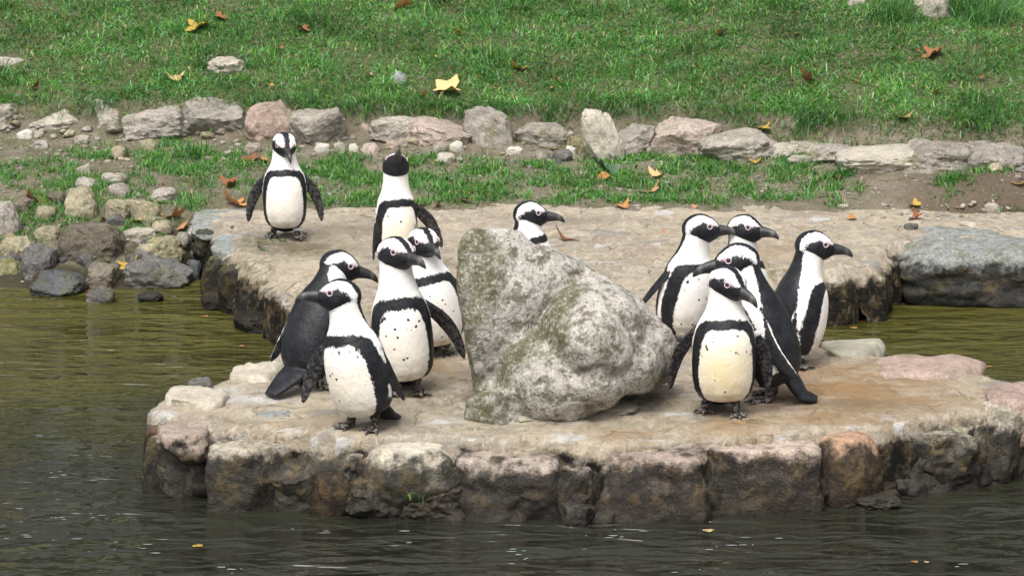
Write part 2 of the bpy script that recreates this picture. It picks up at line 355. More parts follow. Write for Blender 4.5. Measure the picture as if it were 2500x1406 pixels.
fattr(me, 'damp', np.clip(blob([(730,600,130,22,.95),(860,560,90,25,.5),(1020,860,60,25,.8),(1090,800,40,30,.4),(1420,540,120,12,.4),(2090,985,150,12,.6),(1080,640,60,20,.3),(940,1050,50,6,.6),(1760,1005,70,8,.6),(900,940,80,10,.5)]), 0, 1))
fattr(me, 'moss', np.clip(blob([(640,590,60,16,1),(720,615,120,12,.7),(620,660,60,40,.6),(1840,1028,16,4,1.6),(1900,665,60,14,.8),(2150,1000,80,10,.3)]), 0, 1))
paving = tag(link('paving', me), kind='structure', label='worn beige stone platform reaching forward as an island')

# ------------------------------------------------------------------ rocks
ICO = {}
def ico(sub):
    if sub not in ICO:
        bm = bmesh.new(); bmesh.ops.create_icosphere(bm, subdivisions=sub, radius=1)
        ICO[sub] = (np.array([v.co[:] for v in bm.verts]), np.array([[v.index for v in f.verts] for f in bm.faces])); bm.free()
    return ICO[sub]
def rock_verts(sx, sy, sz, seed, block=0.0, sub=4, amp=.12, cuts=0, flat=0.0):
    V, F = ico(sub); V = V.copy(); r = np.random.default_rng(seed)
    if block:
        p = 2 + block * 5; k = (np.abs(V) ** p).sum(1) ** (1 / p); V = V / k[:, None]
    for _ in range(cuts):
        n = nrm(r.normal(size=3) * [1, 1, .8]); d = r.uniform(.68, .95); s = V @ n - d
        V = V - np.where(s > 0, s, 0)[:, None] * n * .93
    off = r.uniform(-50, 50, 3)
    V = V * (1 + amp * 1.6 * noise3(V * 1.1 + off)[:, None] + amp * fbm(V * 2.4 + off, 4, .55)[:, None])
    if flat: V[:, 2] = np.where(V[:, 2] > 1 - flat, 1 - flat + (V[:, 2] - 1 + flat) * .2, V[:, 2])
    if sub >= 4: V = V * (1 + .35 * amp * fbm(V * 7 + off, 3, .6)[:, None])
    V = V / np.abs(V).max(0)
    return V * [sx, sy, sz], F
def rot_z(V, a):
    c, s = math.cos(a), math.sin(a); return np.stack([V[:, 0] * c - V[:, 1] * s, V[:, 0] * s + V[:, 1] * c, V[:, 2]], 1)
def tilt(V, ax, ay):
    c, s = math.cos(ax), math.sin(ax); V = np.stack([V[:, 0], V[:, 1] * c - V[:, 2] * s, V[:, 1] * s + V[:, 2] * c], 1)
    c, s = math.cos(ay), math.sin(ay); return np.stack([V[:, 0] * c + V[:, 2] * s, V[:, 1], -V[:, 0] * s + V[:, 2] * c], 1)
def rock_at(name, box, mat, seed, depth=.8, block=0., sub=4, amp=.12, cuts=0, bury=.3, z=None, top=None, parent=None, roll=0., flat=0.):
    """a stone whose front foot stands on the ground below the box (px) at its real size"""
    x0, y0, x1, y1 = box; cx = (x0 + x1) / 2
    if z is None: gx, gy, gz = hit(cx, y1)
    else:
        gx, gy = (float(v) for v in G(cx, y1, z)); gz = z
    k = scale_at(gy, gz); W = (x1 - x0) / k; D = W * depth
    H = max((y1 - y0) / k / math.cos(PITCH) - .12 * D, .02)
    if top is not None: H = top - gz
    gx = gx * (gy + D / 2) / gy; W *= (gy + D / 2) / gy
    hz = H * (1 + bury) / 2
    V, F = rock_verts(W / 2, D / 2, hz, seed, block, sub, amp, cuts, flat)
    if roll: V = tilt(V, 0, roll); 
    V[:, 2] += H - hz
    me = new_mesh(name, V, F, M[mat])
    if cuts >= 3: me.set_sharp_from_angle(angle=R_(32))
    return link(name, me, parent, (gx, gy + D / 2, gz))

# central boulder ------------------------------------------------------
def hull(pts):
    bm = bmesh.new()
    for p in pts: bm.verts.new(p)
    bmesh.ops.convex_hull(bm, input=bm.verts[:]); bmesh.ops.delete(bm, geom=[v for v in bm.verts if not v.link_faces], context='VERTS')
    bmesh.ops.triangulate(bm, faces=bm.faces[:])
    bm.verts.index_update(); V = np.array([v.co[:] for v in bm.verts]); F = [[v.index for v in f.verts] for f in bm.faces]; bm.free(); return V, F
def joined(parts):
    Vs, Fs, o = [], [], 0
    for V, F in parts:
        Vs.append(np.asarray(V)); Fs += [[i + o for i in f] for f in F]; o += len(V)
    return np.concatenate(Vs), Fs
def remeshed(V, F, voxel, smooth=4, fac=.5):
    me = bpy.data.meshes.new('tmp'); me.from_pydata(np.asarray(V, float).tolist(), [], F); me.update()
    o = bpy.data.objects.new('tmp', me); COL.objects.link(o)
    m = o.modifiers.new('r', 'REMESH'); m.mode = 'VOXEL'; m.voxel_size = voxel
    if smooth:
        s = o.modifiers.new('s', 'SMOOTH'); s.factor = fac; s.iterations = smooth
    dg = bpy.context.evaluated_depsgraph_get(); ev = o.evaluated_get(dg); em = ev.to_mesh()
    nv = len(em.vertices); co = np.empty(nv * 3, np.float32); em.vertices.foreach_get('co', co)
    nf = len(em.polygons); lv = np.empty(len(em.loops), np.int32); em.loops.foreach_get('vertex_index', lv)
    lt = np.empty(nf, np.int32); em.polygons.foreach_get('loop_total', lt); ls = np.empty(nf, np.int32); em.polygons.foreach_get('loop_start', ls)
    faces = lv.reshape(-1, 4) if (lt == 4).all() else [lv[a:a + b].tolist() for a, b in zip(ls, lt)]
    ev.to_mesh_clear(); bpy.data.objects.remove(o); bpy.data.meshes.remove(me)
    return co.reshape(-1, 3).astype(float), faces
def vnormals(V, F):
    T = np.asarray(F); n = np.cross(V[T[:, 2]] - V[T[:, 0]], V[T[:, 3]] - V[T[:, 1]]); N = np.zeros_like(V)
    for c in range(4): np.add.at(N, T[:, c], n)
    return N / (np.linalg.norm(N, axis=1)[:, None] + 1e-12)

bx0, by0 = (float(v) for v in G(1390, 1035, PTOP)); kb = scale_at(by0 + .25, .5)
def bp(px_, py_, dep):                       # local boulder point at depth dep behind its front foot
    k = scale_at(by0 + dep, .5); return ((px_ - 1250) * 1.0 / k - bx0, dep, CAM_Z - PTOP + (0) + ( (703 - py_) / FPX * 1.0 - math.tan(PITCH)) / (1 + (703 - py_) / FPX * math.tan(PITCH)) * (by0 + dep))
A = hull([bp(*p) for p in [(1128,575,.22),(1165,552,.25),(1215,550,.3),(1275,562,.32),(1118,620,.2),(1120,620,.42),(1150,560,.42),(1250,566,.5),(1145,800,.15),(1150,800,.45),(1300,650,.26),(1330,640,.5),
      (1160,980,.18),(1350,980,.2),(1400,980,.5),(1150,960,.5),(1380,700,.28),(1400,690,.5),(1230,640,.20),(1215,700,.17)]])
B = hull([bp(*p) for p in [(1312,588,.3),(1345,600,.5),(1410,640,.32),(1480,695,.35),(1560,725,.38),(1620,790,.4),(1640,850,.42),(1560,735,.6),(1620,900,.6),(1610,890,.3),(1300,950,.30),(1560,950,.34),(1250,900,.5),(1500,990,.6)]])
def lump(px_, py_, dep, rx_, ry_, rz_):
    v, f = ico(4); return v * [rx_, ry_, rz_] + np.array(bp(px_, py_, dep)), f.tolist()
Cc = lump(1445, 822, .20, .175, .25, .185); C2 = lump(1345, 925, .17, .185, .21, .165); C3 = lump(1545, 880, .24, .12, .20, .125); C4 = lump(1430, 925, .16, .17, .20, .115)
D = hull([bp(*p) for p in [(1135,975,.04),(1180,960,.02),(1240,950,.0),(1130,1030,.06),(1200,1045,.02),(1260,1045,.02),(1140,1040,.2),(1240,940,.2),(1170,950,.2),(1300,1050,.1)]])
E = hull([bp(*p) for p in [(1570,770,.22),(1625,790,.22),(1655,830,.26),(1655,880,.26),(1620,930,.2),(1570,960,.2),(1600,900,.55),(1655,850,.5),(1640,930,.4)]])
V, F = joined([A, B, Cc, C2, C3, C4, D, E]); V, F = remeshed(V, F, .0095, 12, .6)
N = vnormals(V, F)
dsp = .030 * fbm(V * 4.0 + 3, 3, .5) + .006 * fbm(V * 18, 3) - .012 * np.exp(-(np.abs(noise3(V * 3.2 + 20)) / .05) ** 2) * sstep(0, .3, noise3(V * 2 + 5))
front = sstep(.1, -.35, N[:, 1])
def segd(pts):                               # distance to a line drawn over the front, in metres
    L = np.array([bp(a_, b_, .1) for a_, b_ in pts])[:, [0, 2]]; q = V[:, [0, 2]]; d_ = np.full(len(V), 9.0)
    for a_, b_ in zip(L[:-1], L[1:]):
        e_ = b_ - a_; t_ = np.clip(((q - a_) @ e_) / (e_ @ e_), 0, 1); d_ = np.minimum(d_, np.hypot(*(q - a_ - t_[:, None] * e_).T))
    return d_ + .012 * fbm(V * 9, 3)
crease = segd([(1425,690), (1375,735), (1330,790), (1285,850), (1225,905), (1170,950)]); crk2 = segd([(1470,700), (1500,760), (1545,800)]); crk3 = segd([(1330,880), (1390,905), (1450,880), (1520,900)])
dsp = dsp - front * (.010 * np.exp(-(crease / .022) ** 2) + .014 * np.exp(-(crk2 / .012) ** 2) + .014 * np.exp(-(crk3 / .013) ** 2))
V = V + N * dsp[:, None]
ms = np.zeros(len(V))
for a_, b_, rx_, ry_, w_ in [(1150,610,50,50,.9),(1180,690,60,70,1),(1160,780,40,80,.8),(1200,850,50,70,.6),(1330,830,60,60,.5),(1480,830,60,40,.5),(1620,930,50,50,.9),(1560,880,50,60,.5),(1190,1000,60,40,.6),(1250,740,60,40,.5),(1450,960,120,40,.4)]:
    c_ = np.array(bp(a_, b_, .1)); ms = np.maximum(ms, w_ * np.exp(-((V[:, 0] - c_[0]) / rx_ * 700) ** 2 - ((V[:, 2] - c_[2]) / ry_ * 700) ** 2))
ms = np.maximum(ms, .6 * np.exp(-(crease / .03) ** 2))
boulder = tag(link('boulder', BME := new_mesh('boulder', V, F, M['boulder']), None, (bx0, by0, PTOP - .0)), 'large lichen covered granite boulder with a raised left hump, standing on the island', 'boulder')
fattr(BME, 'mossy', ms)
for i, (bx, ba) in enumerate([((1258,1014,1368,1036), .0), ((1430,994,1560,1014), .0)]):
    o = rock_at('mortar', bx, 'mortar', 900 + i, 1.1, .6, 4, .16, 5, .6, parent=None)
    tag(o, ['thin grey mortar wedge under the front foot of the large boulder', 'long cracked mortar fillet under the right side of the large boulder'][i], 'mortar')

# island edge stones (parts of the paving)
EDGE = [  # px box, material, block, cuts, depth, top, amp, level of the box's foot
    ((356,1004,432,1192), 'edge_grey', .5, 3, .9, .24, .12, 0), ((366,1036,418,1115), 'edge_redbrown', .1, 1, 1.0, .235, .15, .10), ((400,1058,560,1208), 'edge_pale', .3, 3, .9, .25, .14, 0),
    ((516,1098,720,1242), 'edge_grey', .8, 4, .8, .262, .12, 0), ((670,1106,900,1246), 'edge_grey', .6, 4, .9, .24, .18, 0), ((760,1150,860,1235), 'edge_brown', .1, 1, .8, .16, .12, .02),
    ((850,1165,1010,1262), 'edge_grey', .5, 4, .8, .17, .2, 0), ((980,1175,1165,1264), 'edge_purple', .5, 4, .8, .15, .2, 0), ((903,1108,1142,1202), 'edge_pale', .15, 1, .65, .255, .08, .085),
    ((1120,1102,1400,1268), 'edge_purple', .35, 2, .9, .262, .12, 0), ((1360,1120,1470,1272), 'edge_purple', .5, 4, 1.2, .235, .2, 0), ((1425,1090,1710,1272), 'edge_pink', .8, 4, .8, .262, .10, 0),
    ((1670,1090,1765,1248), 'edge_grey', .3, 4, 1.4, .24, .2, 0), ((1722,1072,1990,1247), 'edge_pink', .8, 4, .8, .262, .10, 0), ((1972,1058,2143,1228), 'edge_brown', 0, 0, 1.0, .275, .05, 0),
    ((2110,1058,2380,1205), 'edge_grey', .5, 5, .8, .262, .2, 0), ((2330,985,2530,1176), 'edge_grey', .3, 5, .8, .32, .22, 0), ((2480,980,2700,1152), 'edge_grey', .4, 3, .8, .30, .2, 0),
    ((2080,1165,2190,1238), 'edge_grey', .3, 4, .8, .06, .25, 0), ((2250,1110,2350,1185), 'edge_grey', .3, 4, .8, .16, .25, .01), ((1380,1200,1450,1278), 'edge_grey', .3, 3, .8, .09, .25, 0),
]
rw = np.random.default_rng(91); RUB = []
for i in range(10):
    V, F = rock_verts(1, .8, .75, 1500 + i, .35, 3, .2, 3); RUB.append((V, F))
RUBM = [new_mesh('stone', V, F, M[m_]) for V, F in RUB for m_ in ('edge_grey', 'edge_purple', 'edge_brown')]
FRONT = [(345,1190),(420,1205),(530,1225),(690,1240),(880,1250),(1150,1262),(1440,1270),(1700,1255),(1975,1240),(2140,1225),(2350,1190),(2510,1160)]
for i in range(64):
    px_ = 430 + (2490 - 430) * (i + rw.uniform(-.4, .4)) / 64; py_ = np.interp(px_, *zip(*FRONT)); x, y = (float(v) for v in G(px_, py_, 0))
    s_ = rw.uniform(.035, .075); o = link('stone', RUBM[rw.integers(30)], paving, (x, y + .045 + rw.uniform(-.01, .02), rw.choice([rw.uniform(-.02, .06), rw.uniform(.0, .14)]))); o.scale = (s_ * rw.uniform(.9, 1.5), s_, s_ * rw.uniform(.7, 1.1)); o.rotation_euler = (rw.uniform(-.4, .4), rw.uniform(-.5, .5), rw.uniform(0, 6.3))
for i, (bx, mt, bl, cu, dp, tp, am, zf) in enumerate(EDGE):
    e_ = (bx[2] - bx[0]) * .07; bx = (bx[0] - e_, bx[1], bx[2] + e_, bx[3] + 9 + (6 if mt == 'edge_brown' else 0))
    rock_at('stone', bx, mt, 100 + i, dp, bl, 5 if bx[2] - bx[0] > 150 else 4, am, cu, .45, z=zf, top=tp - (.012 if zf == 0 and tp < .3 else 0), parent=paving, flat=.18)
# stones let into the top
TOPS = [((395,952,560,1000), 'edge_pale', .05), ((458,934,520,958), 'darkgrey', .06), ((560,884,690,938), 'edge_pale', .05), ((380,1010,520,1062), 'edge_pink', .008), ((600,990,720,1022), 'ledge', .02),
        ((2130,868,2425,930), 'pink', .05), ((2000,838,2170,878), 'mortar', .05), ((2400,940,2560,1010), 'pink', .06), ((1900,1005,2030,1042), 'greyflat', .012), ((2080,1000,2230,1025), 'pinkgrey', .012), ((2130,928,2230,950), 'greyflat', .012),
        ((460,505,650,562), 'ledge', .02), ((520,552,680,610), 'ledge', .012), ((1080,1045,1150,1065), 'pinkgrey', .01), ((1110,630,1180,660),'greyflat',.01)]
for i, (bx, mt, hh) in enumerate(TOPS):
    x0, y0, x1, y1 = bx
    (ax, ay), (cx_, cy_) = G((x0 + x1) / 2, y1, PTOP), G((x0 + x1) / 2, y0, PTOP)
    k = scale_at((ay + cy_) / 2, PTOP)
    V, F = rock_verts((x1 - x0) / k / 2, (cy_ - ay) / 2, hh + .06, 300 + i, .7 if mt in ('ledge', 'mortar') else .45, 4, .16, 4 if mt in ('ledge', 'mortar') else 2, .25)
    link('stone', new_mesh('stone', V, F, M[mt]), paving, ((ax + cx_) / 2, (ay + cy_) / 2, PTOP - .058))
# dark wet ledge at the left of the platform, and under the right lip
LEDGE = [((466,512,530,612), .7, .235), ((488,585,560,745), .7, .235), ((530,600,640,770), .6, .235), ((580,640,700,800), .5, .235), ((640,690,745,815), .5, .235), ((560,740,690,815), .2, .10), ((490,690,570,760), .2, .09), ((690,720,760,850), .4, .2),
         ((1985,672,2095,778), .2, .215), ((1880,680,2010,785), .3, .22), ((2070,676,2180,776), .15, .21), ((2030,720,2110,786), .1, .10)]
for i, (bx, bl, tp) in enumerate(LEDGE):
    rock_at('stone', bx, 'wall_dark', 400 + i, 1.0, bl, 4, .2, 4, .5, z=.14 if i == 0 else 0.0, top=tp, parent=paving)
tag(rock_at('boulder', (2140,560,2640,758), 'boulder_right', 501, .95, .45, 5, .10, 2, .3, z=0.0), 'long low grey boulder with green lichen at the right edge above the water', 'boulder')

# stone row under the lawn
row = bpy.data.objects.new('stone_row', None); COL.objects.link(row)
tag(row, 'long row of rough stones edging the foot of the lawn', 'stone row')
ROW = [((-90,250,40,322),'greyflat',.5,3),((62,256,202,326),'greyflat',.7,3),((203,244,312,326),'greyflat',.5,4),((316,260,446,340),'grey',.7,3),((442,232,588,342),'grey',.75,3),((603,242,724,342),'pink',0,0),
       ((718,260,836,354),'grey',.9,2),((918,284,1024,350),'greyflat',.5,4),((1012,288,1148,357),'pinkgrey',.55,3),((1144,260,1244,358),'grey',.6,2),((1270,298,1380,362),'greyflat',.4,3),
       ((1436,262,1512,392),'pale',.4,4),((1498,300,1622,378),'greyflat',.5,4),((1606,286,1744,382),'pinkgrey',.3,3),((1726,316,1884,398),'greyflat',.45,3),((1876,352,1960,384),'pale',.8,2),
       ((1946,344,2080,404),'grey',.8,3),((2050,352,2216,432),'pale',.4,4),((2208,342,2370,422),'grey',.75,2),((2364,334,2484,412),'grey',.5,3),((2470,392,2600,425),'grey',.5,3)]
for i, (bx, mt, bl, cu) in enumerate(ROW):
    x0, y0, x1, y1 = bx; g_ = (x1 - x0) * .15
    rock_at('stone', (x0 - g_, y0 - 4, x1 + g_, y1 + 4), mt, 600 + i, .9, bl, 5, .13, cu + (3 if cu else 0), .4, parent=row, roll=((i * 37) % 11 - 5) * .03 if cu else 0)

rw = np.random.default_rng(19); RRM = [new_mesh('stone', *rock_verts(1, .85, .7, 1700 + q, .4, 3, .2, 4), M[m_]) for q in range(6) for m_ in ('greyflat', 'grey', 'tan')]
for i in range(70):
    px_ = rw.uniform(0, 2480); py_ = np.interp(px_, [0, 500, 1000, 1500, 1850, 2250, 2500], [322, 338, 345, 372, 390, 412, 415]) + rw.uniform(-40, 6); x, y, z = hit(px_, py_)
    s_ = rw.uniform(.018, .055); o = link('stone', RRM[i % 18], row, (x, y, z + s_ * .2)); o.scale = (s_ * rw.uniform(.9, 1.6), s_, s_ * rw.uniform(.6, 1)); o.rotation_euler = (rw.uniform(-.3, .3), rw.uniform(-.3, .3), rw.uniform(0, 6.3))
# boulders of the left bank : box, material, block, cuts, label
BANK = [((-60,490,52,592),'grey',.2,1,'grey rounded boulder cut off by the left edge of the photo'),
    ((0,572,86,642),'tan',.3,2,'low tan stone below the grey boulder at the left edge'), ((-40,628,52,694),'mossy',.3,2,'mossy stone at the waterline in the left corner of the bank'),
    ((48,590,152,694),'darkgrey',.2,5,'dark triangular pointed stone at the waterline'), ((142,538,312,652),'brown',.2,2,'biggest brown boulder of the left bank, above the dark waterline stones'),
    ((328,576,452,650),'tan',.2,2,'yellow green mossy boulder under the white stone'), ((293,622,472,708),'darkgrey',.2,1,'long dark speckled boulder at the waterline with a yellow leaf on it'),
    ((68,655,212,726),'dark',.1,1,'wet blue black stone lying in the shallow water'), ((208,640,304,708),'brown',.3,2,'brown waterline stone between the blue black and the speckled boulder'),
    ((424,556,488,594),'white',.1,0,'small bright white stone beside the dark ledge'), ((298,558,382,602),'pale',.4,3,'pale rough stone right of the biggest brown boulder'),
    ((156,452,240,542),'tan',.1,1,'tall tan egg shaped boulder in the grass'), ((252,484,338,546),'tan',.3,2,'left one of two tan boulders touching each other'), ((312,490,392,546),'tan',.3,2,'right one of two tan boulders touching each other'),
    ((368,454,438,496),'grey',.2,2,'small grey dome shaped stone on bare soil'), ((244,420,310,452),'grey',.2,1,'upper stone of a stacked grey pair'), ((264,444,322,486),'grey',.2,1,'lower stone of a stacked grey pair'),
    ((184,432,238,466),'grey',.2,2,'grey stone just above the tall tan boulder'), ((186,404,226,432),'greyflat',.3,3,'small flat stone highest above the tall tan boulder'),
    ((334,710,402,738),'ledge',.1,0,'smooth pale blue stone in the shallow water'), ((210,704,284,742),'darkgrey',.2,1,'half sunk dark stone in the shallow water'),
    ((450,632,492,684),'dark',.3,2,'small dark stone squeezed against the ledge'), ((302,588,342,626),'brown',.2,1,'fist sized brown stone between two bigger boulders'), ((84,550,148,592),'tan',.3,2,'small tan stone behind the dark triangular one')]
for i, (bx, mt, bl, cu, lb) in enumerate(BANK):
    tag(rock_at('boulder' if bx[2] - bx[0] > 80 else 'stone', bx, mt, 700 + i, .85, bl, 5 if bx[2] - bx[0] > 80 else 4, .15, cu + 1, .35, z=(0.0 if bx[3] > 686 else None), roll=((i * 29) % 9 - 4) * .04), lb, 'stone', 'loose stones of the left bank')
rw = np.random.default_rng(41)
for i, (cx, cy, w_) in enumerate([(20,560,60),(110,545,62),(215,660,58),(255,600,60),(60,520,52),(395,575,56),(285,560,54),(470,650,60),(30,690,70),(180,690,66),(330,655,50),(440,610,56),(140,500,46),(350,530,50)]):
    mt_ = ('brown', 'tan', 'darkgrey', 'grey')[i % 4]
    tag(rock_at('stone', (cx - w_ / 2, cy - w_ * .72, cx + w_ / 2, cy), mt_, 1400 + i, .95, .15, 4, .16, 2, .35, z=0.0 if cy > 686 else None), f"fist sized {('brown', 'tan', 'dark grey', 'light grey')[i % 4]} stone wedged " + ('at the far left of the bank' if cx < 70 else 'left of the biggest brown boulder' if cx < 190 else 'behind the biggest brown boulder' if cx < 300 else 'behind the speckled boulder' if cx < 420 else 'against the dark ledge') + (', at the waterline' if cy > 640 else ''), 'stone', 'loose stones of the left bank')
rw = np.random.default_rng(77)
for i in range(26):
    cx = rw.uniform(-20, 470); cy = rw.uniform(600, 716); w_ = rw.uniform(22, 52)
    tag(rock_at('stone', (cx - w_ / 2, cy - w_ * .7, cx + w_ / 2, cy), ('darkgrey', 'brown', 'mossy', 'dark')[i % 4], 1300 + i, 1.0, .2, 3, .2, 2, .4, z=0.0 if cy > 690 else None), f"small {('dark grey', 'brown', 'mossy', 'blackish')[i % 4]} wet stone " + ('at the left edge' if cx < 60 else 'beside the triangular stone' if cx < 150 else 'by the blue black stone' if cx < 230 else 'by the brown waterline stone' if cx < 310 else 'around the speckled boulder') + (', in the water' if cy > 690 else ', up on the bank'), 'stone', 'small wet stones at the waterline')
# cobbles and other small stones
COB = [((80,340,128,366),'grey','grey wedge shaped cobble below the stone row'),((40,315,82,342),'white','whitish cobble at the far left below the stone row'),((78,318,108,338),'pale','cream pebble next to the whitish cobble'),((270,354,312,392),'tan','tan cobble right of a low green weed'),
    ((182,326,218,352),'pale','pale cobble under the second stone of the row'),((340,338,386,376),'tan','tan cobble in the soil under the row'),((545,366,572,382),'pale','small pale pebble left of the far left penguin'),((595,345,640,380),'pinkgrey','pinkish cobble behind the shoulder of the far left penguin'),
    ((768,350,808,376),'white','smooth whitish oval pebble right of the far left penguin'),((812,345,848,376),'pale','knobbly cream pebble next to the smooth oval one'),((850,350,878,374),'white','small chalky pebble in the row of pebbles'),((880,348,928,380),'pinkgrey','purplish grey cobble below the soil gap'),
    ((938,343,978,366),'pink','salmon coloured flat cobble'),((1055,348,1094,375),'grey','grey cobble above the pale oval one'),((1096,343,1134,374),'white','crumpled looking white cobble'),((1060,371,1114,402),'pale','largest pale oval cobble on the grass edge'),
    ((1233,356,1278,378),'white','white flat cobble under the wall left of the dry grass'),((1308,364,1346,396),'grey','egg shaped grey cobble left of the dry grass'),((1348,362,1400,398),'darkgrey','dark broken cobble next to the dry grass'),((1380,356,1408,382),'white','small chalk white cobble on the dark broken one'),
    ((878,304,908,328),'pink','pinkish pebble on the slope between two row stones'),((850,298,912,312),'darkgrey','thin dark slate slab in the gap of the stone row'),((2402,495,2444,524),'grey','grey wedge stone on the soil mound'),((2205,543,2245,562),'darkgrey','small dark triangular stone on the platform edge'),
    ((2342,543,2388,556),'pale','long pale pebble near the soil mound'),((2190,520,2206,528),'grey','tiny grey pebble on the platform near the mound'),((2280,518,2318,530),'grey','flat grey pebble on the soil'),((2040,497,2075,512),'pale','pale lump of stone at the platform back edge'),
    ((505,135,600,184),'pale','flat pale stone sunk in the lawn'),((-20,136,62,168),'greyflat','flat stone in the lawn at the left edge'),((2228,-20,2322,50),'pale','whitish stone in the lawn at the top between long grass'),((2068,-14,2116,16),'pale','pale stone at the top edge of the lawn'),
    ((958,172,994,208),'ledge','blue grey pointed stone in the lawn'),((545,660,600,700),'dark','x')]
for i, (bx, mt, lb) in enumerate(COB[:-1]):
    w_ = bx[2] - bx[0]
    tag(rock_at('cobble' if w_ > 34 else 'pebble', bx, mt, 800 + i, .9, .2, 3 if w_ < 60 else 4, .2, 3, .5), lb, 'stone', 'cobbles and pebbles')
GR = []
r = np.random.default_rng(5)
PEB = [rock_verts(1, .85, .6, 950 + i, .1, 2, .15, 1) for i in range(6)]
pebm = []
for i, (V, F) in enumerate(PEB):
    for mt in ('grey', 'pale', 'tan'):
        pebm.append(new_mesh('pebble', V, F, M[mt]))
cnt = 0
for _ in range(150):
    if _ < 110: px_, py_ = r.uniform(20, 1450), r.uniform(322, 395)
    else: px_, py_ = r.uniform(2150, 2480), r.uniform(500, 560)
    if _ < 110 and px_ > 640 and py_ > 372 and px_ < 1200: continue
    x, y, z = hit(px_, py_); s = r.uniform(.008, .026)
    if (_ >= 110): s *= .6
    o = link('pebble', pebm[r.integers(len(pebm))], None, (x, y, z + s * .25)); o.scale = (s, s, s); o.rotation_euler = (0, 0, r.uniform(0, 6.28))
    mt_ = o.data.materials[0].name.split('_')[0]; sz = 'larger' if s > .019 else 'mid sized' if s > .013 else 'tiny'
    if _ < 110:
        wh = next(t for lim, t in ((130, 'at the far left under the first row stone'), (320, 'under the second and third row stones'), (450, 'under the fourth row stone'), (600, 'left of the far left penguin'), (720, 'behind the far left penguin'), (900, 'under the mossy square row stone'), (1020, 'behind the raised bill'), (1150, 'near the pale oval cobble'), (1270, 'left of the small domed row stone'), (9999, 'beside the dry grass')) if px_ < lim)
        tag(o, f'{sz} {mt_} pebble on bare soil {wh}', 'pebble', 'small pebbles below the stone row')
    else: tag(o, f'{sz} {mt_} pebble on the soil ' + ('in front of the mound' if px_ > 2320 else 'at the platform corner left of the mound'), 'pebble', 'tiny pebbles by the soil mound')

n = 5200; x = r.uniform(-2.9, 2.9, n); y = r.uniform(12.5, 14.8, n); z = terrain(x, y); kp = (z > paving_z(x, y)[0] - .004) & (z > .01) & (fbm2(x, y, 2.5, 3, 4.) + .25 * r.random(n) > .02) & (y < 14.52 + wall_shift(x))
x, y, z = x[kp], y[kp], z[kp]; n = len(x); gv, gf = ico(1); s_ = np.exp(r.normal(math.log(.0055), .45, n))
Vg = (gv[None] * (1 + .25 * r.normal(size=(n, len(gv), 1))) * np.stack([s_ * r.uniform(.8, 1.5, n), s_, s_ * .7], 1)[:, None]) + np.stack([x, y, z + s_ * .2], 1)[:, None]
tag(link('gravel', new_mesh('gravel', Vg.reshape(-1, 3), (gf[None] + (np.arange(n) * len(gv))[:, None, None]).reshape(-1, 3), M['greyflat'])), 'fine gravel scattered over the bare soil', None, None, 'stuff')

# ------------------------------------------------------------------ penguins
def feather_mat():
    n = NT('plumage')
    tc = n.n('TexCoord').outputs['Object']
    sd = n.attr('sd'); kind = n.attr('skin'); tint = n.attr('tint'); pink = n.attr('pink')
    f1 = n.noise(170, 4, .6, tc); f2 = n.noise(45, 3, .55, tc)
    d = n.math('ADD', sd, n.math('MULTIPLY', n.math('SUBTRACT', f1, .5), .020)); d = n.math('ADD', d, n.math('MULTIPLY', n.math('SUBTRACT', f2, .5), .014))
    wm = n.ramp(d, -.0028, .0028)
    white = n.mix(n.math('MULTIPLY', tint, n.ramp(n.noise(12, 3, .5, tc), .3, .65, .7, 1)), (.80, .79, .78), (.66, .55, .32))
    white = n.mix(n.ramp(n.noise(90, 4, .6, tc), .52, .72, 0, .22), white, (.52, .48, .42))
    oz = n.n('SeparateXYZ'); n.t.links.new(tc, oz.inputs[0]); white = n.mix(n.math('MULTIPLY', n.ramp(oz.outputs[2], .19, .06), n.ramp(n.noise(22, 5, .65, tc), .40, .70, .1, .75)), white, (.46, .37, .25))
    black = n.mix(n.ramp(n.noise(30, 4, .6, tc), .35, .7), (.008, .0085, .011), (.020, .021, .026))
    black = n.mix(n.ramp(n.noise(240, 3, .6, tc), .54, .72, 0, .5), black, (.055, .058, .066))
    c = n.mix(wm, black, white)
    c = n.mix(pink, c, (.52, .36, .37))
    foot = n.mix(n.ramp(n.noise(85, 4, .65, tc), .48, .56), (.018, .017, .017), (.20, .175, .16))
    c = n.mix(kind, c, foot)
    mp = n.n('Mapping', {'Scale': Vector((1, 1, .35))}); n.t.links.new(tc, mp.inputs['Vector'])
    b = n.bump(n.noise(200, 3, .6, mp.outputs[0]), .0016, .8); b = n.bump(n.noise(28, 3, .5, tc), .005, .6, b)
    return n.done(c, n.ramp(wm, 0, 1, .46, .8), b, .24, **{'Sheen Weight': n.ramp(wm, 0, 1, 0, .25), 'Sheen Roughness': .5})
FEATHER = feather_mat()
nb = NT('beak_horn'); bt = nb.n('TexCoord').outputs['Object']
BEAK = nb.done(nb.mix(nb.math('MULTIPLY', nb.attr('band'), nb.ramp(nb.noise(150, 3, .6, bt), .3, .6, .4, 1)), nb.mix(nb.noise(120, 3, .6, bt), (.010, .010, .011), (.03, .03, .03)), (.10, .10, .095)), .42, nb.bump(nb.noise(160, 3, .6, bt), .002), .5)
nb = NT('eye_dark'); EYE = nb.done((.02, .009, .006), .08, None, .6)
nb = NT('eye_ring_skin'); RING = nb.done((.55, .44, .46), .6)
nb = NT('white_plastic_band'); BANDW = nb.done((.70, .72, .72), .4)
EYEV, EYEF = ico(2); EYE_ME = new_mesh('eye', EYEV * .0062, EYEF, EYE)
